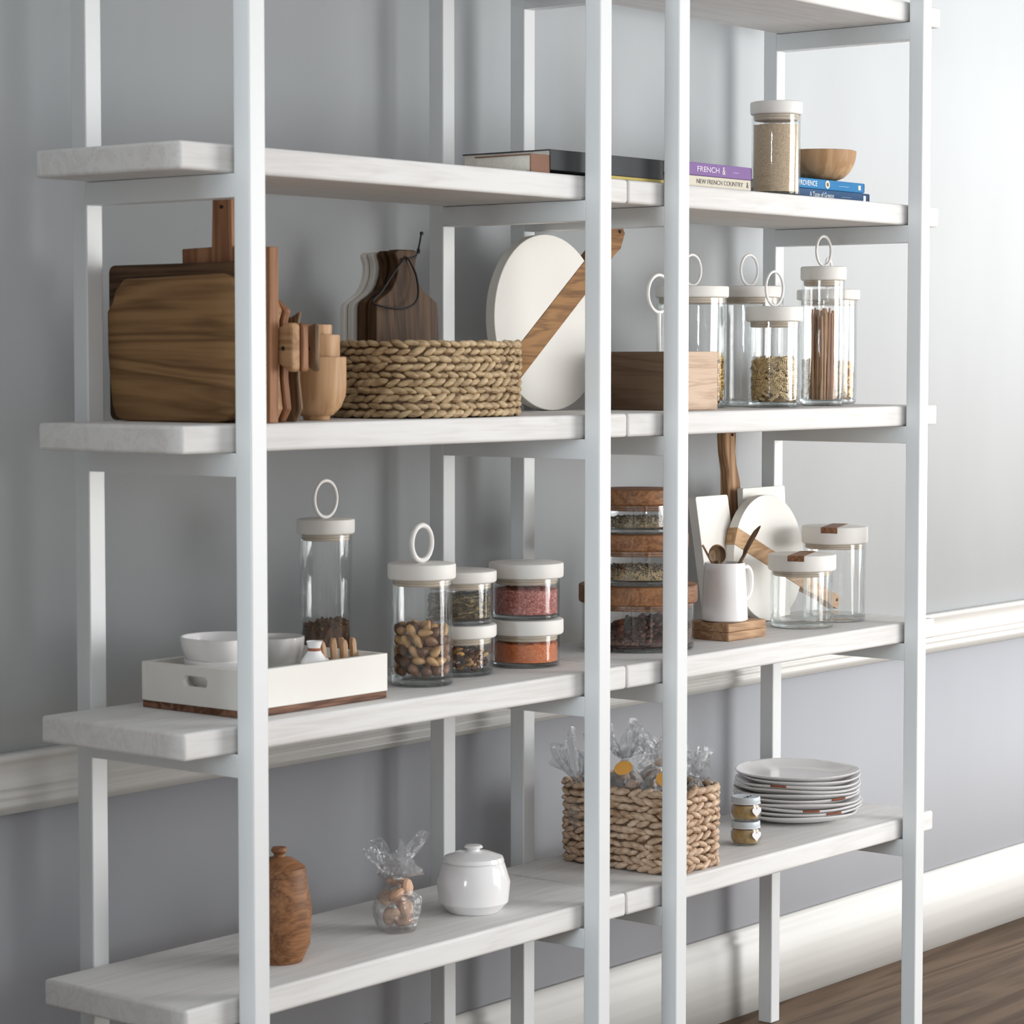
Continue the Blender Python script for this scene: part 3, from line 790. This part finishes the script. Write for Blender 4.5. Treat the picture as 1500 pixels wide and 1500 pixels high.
# tall paddle with a wavy handle
t = thing('wooden_paddle', (1.722, .336, ZC+.001), 'tall warm wooden paddle, its wavy handle rising behind the white rectangular board', 'cutting board', rot=(-.035, 0, 0))
o = [(-.062, 0), (.072, 0), (.076, .12), (.062, .165), (.042, .20), (.034, .225), (.032, .275), (.020, .312), (.016, .34), (.020, .372), (.019, .387), (-.018, .387), (-.020, .372), (-.018, .34), (-.011, .30), (-.012, .26), (-.015, .235), (-.024, .19), (-.055, .15), (-.065, .12)]
m = MB(); m.prism(o, -.006, .016, 'xz'); m.build('board', M['paddle'], t, bevel=.003)
hole(t, TR(.004, -.0065, .375, rx=PI/2), .003)

# crate with utensils
t = thing('wooden_crate', (1.192, .10, ZB+.0006), 'rough pale timber crate standing between the posts, in front of the wide jar', 'crate')
CW, CD, CH, W_ = .1270, .180, .1065, .010
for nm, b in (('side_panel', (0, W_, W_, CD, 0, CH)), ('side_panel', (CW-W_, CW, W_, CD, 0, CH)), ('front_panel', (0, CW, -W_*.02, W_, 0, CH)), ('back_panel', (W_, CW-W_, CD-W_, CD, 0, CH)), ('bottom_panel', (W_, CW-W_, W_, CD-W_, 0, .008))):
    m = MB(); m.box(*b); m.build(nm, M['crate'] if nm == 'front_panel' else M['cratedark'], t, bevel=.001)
def ringutensil(x, y, R, h, label, tube=.0032, rot=(0, 0, 0)):
    t = thing('ring_utensil', (x, y, ZB+.010), label, 'utensil', rot=rot)
    m = MB(); m.tube([(0, 0, 0), (0, 0, h)], .0042, 10); m.build('stem', M['ring'], t)
    m = MB(); m.torus(R, tube, TR(0, 0, h+R), sub=10); m.build('ring_handle', M['ring'], t)
ringutensil(1.279, .205, .0345, .1700, 'white utensil with a large ring handle standing in the timber crate')
ringutensil(1.270, .165, .0140, .112, 'small dark-ended utensil with a little ring in the timber crate', .0022, (0.0, .12, 0))

# ------------------------------------------------------------------ tray and contents
t = thing('serving_tray', (.060, .074, ZC+.0006), 'white deep tray with a walnut base and slotted grips, standing at the left end', 'tray')
TX, TY, TZ0, TZ = .314, .222, .011, .0700
m = MB(); m.box(.001, TX-.001, .001, TY-.001, 0, TZ0); m.build('walnut_base', M['trayb'], t, bevel=.001)
w = .009
m = MB(); m.box(w, TX-w, w, TY-w, TZ0, TZ0+.004); m.build('tray_floor', M['trayw'], t)
for y0 in (0, TY-w):
    m = MB(); m.box(0, TX, y0, y0+w, TZ0, TZ); m.build('long_side', M['trayw'], t, bevel=.0012)
for x0 in (0, TX-w):
    # end with an oblong slot
    m = MB(); yc, zc, hw_, hh = TY*.475, .047, .026, .0085
    outer = [(w, TZ0), (TY-w, TZ0), (TY-w, TZ), (w, TZ)]
    n = 10; inner = []
    for i in range(n+1): a = -PI/2+PI*i/n; inner.append((yc+hw_-hh+hh*math.cos(a), zc+hh*math.sin(a)))
    for i in range(n+1): a = PI/2+PI*i/n; inner.append((yc-hw_+hh+hh*math.cos(a), zc+hh*math.sin(a)))
    # rays outwards to the outer rectangle
    def proj_out(p):
        dx, dz = p[0]-yc, p[1]-zc; ks = []
        if dx > 1e-9: ks.append((TY-w-yc)/dx)
        if dx < -1e-9: ks.append((w-yc)/dx)
        if dz > 1e-9: ks.append((TZ-zc)/dz)
        if dz < -1e-9: ks.append((TZ0-zc)/dz)
        k = min(ks); return (yc+dx*k, zc+dz*k)
    ringp = []
    for p_ in inner: ringp.append((p_, proj_out(p_)))
    for cnr in outer:   # rays through the corners so that the outline stays square
        dx, dz = cnr[0]-yc, cnr[1]-zc
        best = min(range(len(ringp)), key=lambda i: abs(math.atan2(ringp[i][1][1]-zc, ringp[i][1][0]-yc)-math.atan2(dz, dx)))
        ringp[best] = (ringp[best][0], cnr)
    K = len(ringp); vs = []
    for xx in (x0, x0+w):
        vs += [(xx, p_[0], p_[1]) for p_, q_ in ringp]+[(xx, q_[0], q_[1]) for p_, q_ in ringp]
    fs = []
    for i in range(K):
        k = (i+1) % K
        fs += [(i, k, K+k, K+i), (2*K+i, 3*K+i, 3*K+k, 2*K+k), (i, 2*K+i, 2*K+k, k), (K+i, K+k, 3*K+k, 3*K+i)]
    m.add(vs, fs); m.build('end_panel', M['trayw'], t, smooth=30)
TF = ZC+.0006+TZ0+.004
def spout(k):
    def f(r, z, a):
        if z > .012: 
            d = math.cos(a-PI*1.25)
            if d > .9: r *= 1+.14*(d-.9)/.1*(z/.05)
        return r, z
    return f
bowl('china_bowl', .140, .200, TF, .060, .058, .024, 'wide white glazed bowl, the lower of two nested in the tray', M['china'], wall=.004, rim=1)
bowl('china_bowl', .141, .202, TF+.030, .0650, .062, .026, 'wide white glazed spouted bowl, the upper of two nested in the tray', M['china'], wall=.004, rim=1, mod=spout(0))
for (i, (r_, dz, hh, lb)) in enumerate(((.040, 0, .060, 'small pale grey bowl, bottom of the nested pair beside the little jug'), (.0445, .020, .060, 'small pale grey spouted bowl nested on top beside the little jug'))):
    bowl('china_bowl', .2705, .215, TF+dz, r_, hh, .022, lb, M['chinagrey'], wall=.0035, rim=1, mod=spout(0) if i else None)
t = thing('china_jug', (.2585, .122, TF+.0005), 'tiny white round jug tied with reddish cord, in the tray beside the wooden pegs', 'jug'); t.scale = (1.2, 1.2, 1.38)
m = MB(); m.lathe([(0, 0), (.012, 0), (.0175, .010), (.0195, .022), (.017, .036), (.009, .046), (.0075, .050), (.0105, .058), (.0095, .058), (.0065, .050), (.008, .045), (0, .04)], 36); m.build('jug_body', M['china'], t, smooth=60)
m = MB(); m.lathe([(.0078, .046), (.0092, .048), (.0078, .0505)], 24); m.tube([(.008, 0, .048), (.016, 0, .044), (.017, .0, .03)], .0012, 6); m.build('cord', M['rawclay'], t)
m = MB(); m.ell((.020, -.004, .031), .003, .002, .007); m.build('handle', M['china'], t)
random.seed(31)
for i in range(7):
    x = .2935+i*.0108; t_ = random.uniform(-.12, .14)
    m = MB(); w2, d2 = .0046, .0036
    m.prism([(-w2, 0), (w2, 0), (w2*1.1, .067), (w2*.7, .075+random.uniform(-.002, .001)), (-w2*.5, .077), (-w2*1.1, .069)], -d2, d2, 'xz')
    o = m.build('wooden_peg', M['peg'], None, loc=(x, .128+.012*(i % 2), TF+.002), bevel=.001, rot=(random.uniform(-.12, .05), t_, random.uniform(-.5, .5)))
    tag(o, 'short flat pale wooden peg standing in the white tray', 'peg', 'wooden pegs in the tray')

# ------------------------------------------------------------------ pitcher on two blocks
for i in range(2):
    t = thing('wooden_block', (1.3785, .1135, ZC+.0004+i*.0166), ['lower thick square oak block under the pitcher', 'upper thick square oak block directly under the pitcher'][i], 'board')
    m = MB(); m.prism(rrect(0, .128, 0, .098, .003, 2), 0, .0162, 'xy'); m.build('block', M['coaster'], t, bevel=.001)
PZ = ZC+.0340
t = thing('pitcher', (1.4255, .155, PZ), 'white glazed straight pitcher holding wooden spoons', 'pitcher')
m = MB()
m.lathe([(0, 0), (.0405, 0), (.0440, .0025), (.0442, .006), (.0418, .05), (.0385, .1085), (.0378, .1105), (.0362, .1105), (.0360, .108), (.039, .05), (.0405, .010), (0, .006)], 64)
m.build('pitcher_body', M['china'], t)
m = MB(); m.tube(catmull([Vector((.036, .0, .098)), Vector((.052, .0, .100)), Vector((.060, 0, .088)), Vector((.061, 0, .068)), Vector((.056, 0, .046)), Vector((.040, 0, .034))]), .0042, 10, T=Matrix.Rotation(math.radians(-22), 4, 'Z'))
m.build('handle', M['china'], t)
def spoon(x, y, z, length, rb, rot, label, mat, flat=.35, long=1.0, hr=.0032):
    t = thing('wooden_spoon', (x, y, z), label, 'spoon', rot=rot)
    m = MB(); m.tube([(0, 0, 0), (0, 0, length*.5), (0, 0, length-rb*long*.6)], [hr*.9, hr, hr*1.1], 10); m.build('handle', mat, t)
    m = MB()
    # a dished bowl opening towards -y
    prof = [(0, -rb*.62), (rb*.6, -rb*.50), (rb*.92, -rb*.22), (rb, 0), (rb*.93, .001), (rb*.82, -rb*.2), (rb*.5, -rb*.40), (0, -rb*.50)]
    m.lathe(prof, 32, T=Matrix.Translation((0, 0, length)) @ Matrix.Diagonal((1, flat*2.2, long, 1)) @ Matrix.Rotation(PI/2, 4, 'X'))
    m.build('spoon_bowl', mat, t, smooth=60)
spoon(1.4125, .150, PZ+.008, .1185, .0185, (0, -.10, -.55), 'round-bowled dark wooden spoon at the front of the pitcher', M['spoon'])
spoon(1.4235, .160, PZ+.008, .1205, .0170, (0, -.09, -.5), 'second round wooden spoon tucked behind the front one in the pitcher', M['coaster'])
def toward(px, py, slope):
    """rotation of something standing that leans along (px, py) by slope"""
    return Vector((px*slope, py*slope, 1)).normalized().to_track_quat('Z', 'Y').to_euler()
e_ = toward(.63, -.78, .56)
spoon(1.4255-.63*.028, .155+.78*.028, PZ+.009, .162, .0165, e_, 'pointed wooden spoon leaning out of the pitcher towards the empty jars', M['spoon'], long=2.1)
t = thing('wooden_stick', (1.4255+.63*.028, .155-.78*.028, PZ+.009), 'thin pinkish wooden stick leaning over the pitcher rim', 'stick', rot=toward(-.63, .78, .52))
m = MB(); m.tube([(0, 0, 0), (0, 0, .152)], .0022, 8); m.build('stick_shaft', M['peg'], t)

# ------------------------------------------------------------------ books on the upper shelf
def text_mesh(body, size, mat, parent, loc, rot, name='spine_text', xs=1.0, extrude=.0002):
    cu = bpy.data.curves.new('t', 'FONT'); cu.body = body; cu.size = size; cu.align_x = 'LEFT'; cu.align_y = 'CENTER'; cu.extrude = extrude
    ob = bpy.data.objects.new('t', cu); COL.objects.link(ob)
    dg = bpy.context.evaluated_depsgraph_get(); dg.update()
    me = bpy.data.meshes.new_from_object(ob.evaluated_get(dg))
    bpy.data.objects.remove(ob)
    me.materials.clear(); me.materials.append(mat)
    for v in me.vertices: v.co.x *= xs
    o = bpy.data.objects.new(name, me); COL.objects.link(o); o.parent = parent; o.location = loc; o.rotation_euler = rot
    return o
M['page'] = mat_plain('book_pages', (.70, .66, .58), rough=.8, var=.06, nscale=200)
def book(x0, x1, z, h, depth, col, label, y=.052, spine=None):
    t = thing('book', (x0, y, z+.0004), label, 'book')
    mt = mat_plain('cover_'+str(len(bpy.data.materials)), col, rough=.6, var=.03, spec=.25)
    L = x1-x0
    m = MB()
    c = .0022
    m.box(0, L, 0, depth, 0, c); m.box(0, L, 0, depth, h-c, h); m.box(0, L, 0, c, c, h-c)
    m.build('cover', mt, t, bevel=.0008)
    m = MB(); m.box(.003, L-.003, c, depth-.003, c, h-c); m.build('pages', M['page'], t)
    if spine:
        for (body, size, off, colr, xs) in spine:
            text_mesh(body, size, mat_plain('ink_'+str(len(bpy.data.materials)), colr, rough=.6, var=0), t, (off, -.0003, h*.5), (PI/2, 0, 0), xs=xs)
    return t
book(1.112, 1.3526, ZA, .0195, .17, (.60, .56, .46), 'cream book with dark spine lettering, under the purple book', spine=[('NEW FRENCH COUNTRY', .0115, .067, (.12, .10, .10), 1.12), ('&', .015, .226, (.08, .08, .08), .8), ('-', .009, .043, (.15, .12, .12), 1)])
book(1.105, 1.3540, ZA+.0202, .0225, .165, (.21, .115, .31), 'purple book lying on the cream book', spine=[('FRENCH', .014, .075, (.70, .62, .75), 1.35), ('&', .020, .155, (.68, .62, .62), .8), ('---------', .008, .19, (.62, .55, .70), .8)])
book(.757, 1.078, ZA+.0065, .034, .19, (.045, .048, .052), 'large dark grey book lying across the gap between the units')
book(.900, 1.080, ZA, .0060, .17, (.50, .40, .12), 'thin yellow book under the large dark grey one')
book(.705, .755, ZA, .030, .12, (.22, .11, .07), 'small brown book beside the large dark grey one')
BB = book(1.578, 1.8480, ZA, .0210, .17, (.028, .085, .19), 'navy blue book, lower of the two at the right end of the upper shelf', y=.10, spine=[('A Taste of Greece', .0135, .050, (.72, .76, .80), .86), ('-------------', .008, .165, (.40, .50, .60), 1.1)])
book(1.574, 1.8290, ZA+.0216, .0190, .165, (.022, .19, .42), 'bright blue book with white lettering, lying on the navy one', y=.10, spine=[('PROVENCE', .0140, .014, (.78, .84, .88), .95), ('-------------', .008, .160, (.45, .66, .80), 1.1)])
# small emblem on the spines
t_ = [o for o in bpy.data.objects if o.name.startswith('book')][-1]
m = MB(); m.lathe([(0, -.0003), (.0080, -.0003), (.0080, .0003), (0, .0003)], 20, T=TR(.118, -.0004, .010, rx=PI/2)); m.lathe([(0, -.0005), (.0045, -.0005), (.0045, .0005), (0, .0005)], 5, mi=1, T=TR(.118, -.0004, .010, rx=PI/2))
m.box(.232, .241, -.0006, 0, .005, .014)
m.build('spine_emblem', [M['page'], M['leafg']], t_)
m = MB(); m.box(.248, .256, -.0006, 0, .004, .016); m.build('spine_emblem', M['china'], BB)

# grain jar and bowl above

t = thing('grain_jar', (1.487, .0850, ZA+.0006), 'straight glass jar of pale grain between the books on the upper shelf', 'jar')
glass_body(.0456, .150, t, .006); stone_lid(.049, .0456, .150, .024, t)
M['grain'] = mat_speckle('pale_grain', [(.50, .36, .22), (.60, .45, .29), (.68, .53, .36)], 500)
m = MB(); mound(m, .0425, .0065, .125, .003); stuff('grain', (1.487, .0850, ZA), m, M['grain'], 'pale beige grain filling the jar between the books', 'grain')
bowl('wooden_bowl', 1.772, .175, ZA+.0414, .078, .062, .026, 'reddish brown wooden bowl standing on the bright blue book', M['bowlwood'], wall=.005)

# ------------------------------------------------------------------ bottom shelf: bags in the basket
M['tagorange'] = mat_plain('orange_card', (.72, .36, .07), rough=.6, var=.08, nscale=50)
M['biscuit'] = mat_plain('pale_biscuit', (.66, .42, .28), rough=.7, var=.2, nscale=40)
M['biscuit2'] = mat_plain('cocoa_biscuit', (.40, .24, .15), rough=.7, var=.3, nscale=40)
M['ribbon'] = mat_plain('white_ribbon', (.80, .80, .82), rough=.5, var=.03)
def bag(x, y, z, h, r, label, seed, tilt=(0, 0), tagc=True, fill='biscuit', flare=.9, tagrot=.4, tago=(0, 0), nf=.70, shoulder=.62):
    rnd = random.Random(seed)
    t = thing('cellophane_bag', (x, y, z), label, 'bag', rot=(tilt[0], tilt[1], 0))
    ph = [rnd.uniform(0, 6.28) for _ in range(6)]
    hn = h*nf
    prof = [(0, .001)]+[(r*(.8+.25*math.sin(PI*min(u, 1))) * (1 if u < shoulder else max(.17, 1-(u-shoulder)/(1-shoulder)*.86)), u*hn) for u in [i/16 for i in range(17)]]
    prof += [(r*.16+(r*flare)*(i/9)**.8, hn+(h-hn)*i/9) for i in range(1, 10)]
    def mod(q, zz, a):
        u = zz/h
        k = .10+.22*max(0, u-.25)+(.30 if zz > hn else 0)
        f = 1+k*(math.sin(5*a+ph[0]+7*u)+.8*math.sin(9*a+ph[1]-11*u)+.6*math.sin(16*a+ph[2]+5*u))*.5
        dz = 0 if zz < hn else .014*math.sin(3*a+ph[3])*(zz-hn)/(h-hn)*2+.008*math.sin(7*a+ph[4])*(zz-hn)/(h-hn)
        return q*f, zz+dz
    m = MB(); m.lathe(prof, 72, mod=mod); m.build('film', M['cello'], t, smooth=28)
    m = MB(); m.torus(r*.19, .0016, TR(0, 0, hn, rx=PI/2), seg=20, sub=6); m.build('tie', M['ribbon'], t)
    m = MB()
    for k in range(9):
        a = 2*PI*k/9*2.4; q = r*.45
        m.ell((q*math.cos(a), q*math.sin(a), .012+k*hn*.095), r*.44, r*.44, .009, seg=12, rings=6, R=rand_rot())
    m.build('biscuits', M[fill], t)
    if tagc:
        m = MB(); m.prism([(.017*math.cos(a_), .013*math.sin(a_)+.010) for a_ in [2*PI*i/20 for i in range(20)]], -.0004, .0004, 'xz', T=TR(-r*.85+tago[0], -r*.70, hn*.90+tago[1], rz=-.89) @ TR(ry=tagrot, rx=.15))
        m.build('card_tag', M['tagorange'], t)
    return t
BZ = ZD+.010
bag(1.150, .268, BZ, .205, .026, 'thin cellophane bag with a frilly top at the back left corner of the basket', 41, (0, -.22), False, flare=1.2)
bag(1.150, .185, BZ+.004, .232, .034, 'tallest cellophane bag with an orange card tag, at the left side of the basket', 42, (.03, -.04), True, tagrot=-.3, tago=(-.004, .0), nf=.80, shoulder=.80, flare=1.0)
bag(1.160, .108, BZ+.002, .212, .036, 'cellophane bag of darker biscuits at the front corner of the basket', 43, (-.02, -.03), True, fill='biscuit2', nf=.83, shoulder=.82, tagrot=.5, tago=(.004, -.008))
bag(1.215, .165, BZ+.004, .205, .038, 'plump cellophane bag of pale biscuits with an orange tag in the middle of the basket', 44, (.0, .05), True, tagrot=.3, nf=.84, shoulder=.85, tago=(.010, .004))
bag(1.238, .095, BZ, .180, .026, 'small cellophane bag with a twisted top behind the second post', 45, (0, .06), False, nf=.84, shoulder=.80)

# two small jars
M['mustard'] = mat_plain('mustard_preserve', (.42, .27, .085), rough=.5, var=.25, nscale=120)
M['bluelid'] = mat_plain('pale_blue_tin_lid', (.58, .64, .68), rough=.35, var=.02)
M['tagwhite'] = mat_plain('white_paper_tag', (.82, .81, .83), rough=.6, var=.01)
for i in range(2):
    z = ZD+.0006+i*.0466
    t = thing('preserve_jar', (1.4638, .130, z), ['little jar of mustard-coloured preserve, lower of the two by the plates', 'little jar of mustard-coloured preserve stacked on top of the lower one'][i], 'jar')
    m = MB(); m.lathe([(0, .0012), (.022, 0), (.026, .002), (.0295, .009), (.0305, .016), (.0295, .024), (.0265, .030), (.0262, .0345), (.0245, .0345), (.0248, .030), (.0275, .024), (.0285, .016), (.0275, .010), (.024, .004), (0, .0035)], 48)
    m.build('glass_body', M['glass'], t)
    m = MB(); m.lathe([(0, .004), (.0238, .0044), (.0270, .010), (.0282, .016), (.0272, .0235), (.0244, .0295), (0, .0295)], 48)
    m.build('preserve', M['mustard'], t)
    m = MB(); m.lathe([(0, .0330), (.0272, .0330), (.0278, .034), (.0278, .0440), (.027, .0452), (.0255, .0456), (.024, .0450), (0, .0450)], 48); L = m.build('lid', M['bluelid'], t)
    if i: 
        m = MB(); m.tube(catmull([Vector((-.016, -.006, .0452)), Vector((-.006, -.010, .0452)), Vector((-.002, -.004, .0452)), Vector((.006, -.008, .0452)), Vector((.014, -.002, .0452))]), .0007, 5); m.build('script_mark', M['hole'], L)
    m = MB()
    heart = [(.0095*math.sin(a)**3*1.15, .0008*(13*math.cos(a)-5*math.cos(2*a)-2*math.cos(3*a)-math.cos(4*a))*.85) for a in [2*PI*k/28 for k in range(28)]]
    m.prism(heart, -.0006, .0006, 'xz', T=TR(-.0080, -.0305, .020, rz=-.28))
    m.build('heart_tag', M['tagwhite'], t)
    m = MB(); m.torus(.0282, .0007, TR(0, 0, .0335, rx=PI/2), seg=32, sub=6); m.tube([(-.0080, -.0270, .034), (-.0080, -.0305, .028)], .0007, 5); m.build('tie', M['ribbon'], t)
# plates
random.seed(51)
def plate_mesh(i, R):
    m = MB()
    prof = [(0, .0018), (R*.50, .0018), (R*.52, 0), (R*.58, 0), (R*.60, .0016), (R*.80, .0060), (R*.96, .0150), (R*.992, .0176), (R, .0195), (R*.985, .0203), (R*.95, .0180), (R*.80, .0094), (R*.60, .0052), (0, .0046)]
    p1, p2, p3 = random.uniform(0, 6.3), random.uniform(0, 6.3), random.uniform(0, 6.3)
    def mod(r, z, a):
        k = (r/R)**2
        return r*(1+k*(.020*math.cos(4*a+1.0+p1*.12)+.012*math.cos(3*a+p2)+.006*math.cos(5*a+p3))), z+k*.0016*math.sin(2*a+p2)+k*.0010*math.sin(3*a+p1)
    m.lathe(prof, 96, mod=mod)
    return m, mod
NP = 10
for i in range(NP):
    R = .1285+random.uniform(-.002, .002) if i else .124
    lab = 'irregular white china plate, topmost of the stack on the bottom shelf' if i == NP-1 else 'irregular white china plate inside the stack on the bottom shelf'
    z = ZD+.0006+i*.0089
    t = thing('dinner_plate', (1.7695+random.uniform(-.003, .003), .2085+random.uniform(-.003, .003), z), lab, 'plate', group='white plates stacked on the bottom shelf')
    m, mod = plate_mesh(i, R); m.build('plate_body', M['china'], t, smooth=50)
    if i in (1, 2, 4, 7):
        a0 = {1: -2.14, 2: -2.50, 4: -2.02, 7: -3.0}[i]; m = MB(); vs = []; fs = []; K = 10
        for k in range(K+1):
            a = a0+.26*k/K
            for (q, zz) in ((R*.985, .0160), (R*1.004, .0190), (R*.99, .0208)):
                r2, z2 = mod(q, zz, a); r2 += .0006; vs.append((r2*math.cos(a), r2*math.sin(a), z2))
        for k in range(K):
            for j in range(2): fs.append((k*3+j, (k+1)*3+j, (k+1)*3+j+1, k*3+j+1))
        m.add(vs, fs); o = m.build('rim_patch', M['rawclay'], t); so = o.modifiers.new('s', 'SOLIDIFY'); so.thickness = .0006
        tag(o, 'bare brown clay patch on the rim')
# things on the bottom shelf of the left unit, only their tops reach into the picture
def lidded(x, y, r, h, label, mat, knob=True):
    t = thing('lidded_pot', (x, y, ZD+.0006), label, 'pot')
    m = MB(); m.lathe([(0, 0), (r*.7, 0), (r*.95, h*.15), (r, h*.45), (r*.85, h*.72), (r*.80, h*.76), (0, h*.76)], 40); m.build('pot_body', mat, t)
    m = MB(); m.lathe([(r*.84, h*.76), (r*.80, h*.82), (r*.45, h*.89), (r*.18, h*.91), (r*.16, h*.93), (r*.26, h*.96), (r*.22, h*.99), (0, h)], 40); m.build('lid', mat, t)
lidded(.2075, .15, .050, .178, 'dark brown lidded pot on the bottom shelf of the left unit', M['lidwood'])
lidded(.6747, .15, .062, .112, 'white lidded pot on the bottom shelf of the left unit', M['china'])
bag(.4809, .15, ZD+.001, .122, .036, 'cellophane bag standing on the bottom shelf of the left unit', 47, tagc=False)

# ------------------------------------------------------------------ light
def area(name, loc, tgt, sx, sy, power, col):
    l = bpy.data.lights.new(name, 'AREA'); l.shape = 'RECTANGLE'; l.size = sx; l.size_y = sy; l.energy = power; l.color = col
    o = bpy.data.objects.new(name, l); COL.objects.link(o); o.location = loc
    o.rotation_euler = (Vector(tgt)-Vector(loc)).to_track_quat('-Z', 'Z').to_euler()
    return o
area('window_light', (5.3, -1.9, -.35), (1.2, .2, -.7), 1.3, 1.7, 23, (1.0, .995, .98))
area('front_fill_light', (3.2, -3.4, -.25), (1.5, .3, -.4), 1.9, 2.1, 60, (1.0, 1.0, .99))  # added fill that brightens the back wall through the bays
area('side_fill_light', (-5.4, -.72, -.1), (1.0, 0, -.5), .9, 1.8, 92, (.82, .93, 1.0))  # added bluish fill for the left faces of the front posts
w = bpy.data.worlds.new('room'); SC.world = w; w.use_nodes = True
w.node_tree.nodes['Background'].inputs[0].default_value = (.98, .985, 1.0, 1); w.node_tree.nodes['Background'].inputs[1].default_value = .29

# ------------------------------------------------------------------ camera
cam = bpy.data.cameras.new('camera'); co = bpy.data.objects.new('camera', cam); COL.objects.link(co)
cam.sensor_width = 36; cam.lens = 3811.37/1500*36
co.location = (-2.6530, -2.6223, -.2635)
co.rotation_euler = (math.radians(90-3.3974), 0, math.radians(-51.0593))
cam.dof.use_dof = True; cam.dof.focus_distance = 5.1; cam.dof.aperture_fstop = 11
cam.clip_start = .05
SC.camera = co
vs_ = SC.view_settings; vs_.view_transform = 'Standard'; vs_.look = 'None'; vs_.exposure = 1.15; vs_.gamma = 1; vs_.use_curve_mapping = False
SC.cycles.max_bounces = 10; SC.cycles.transparent_max_bounces = 24; SC.cycles.caustics_reflective = False; SC.cycles.caustics_refractive = False
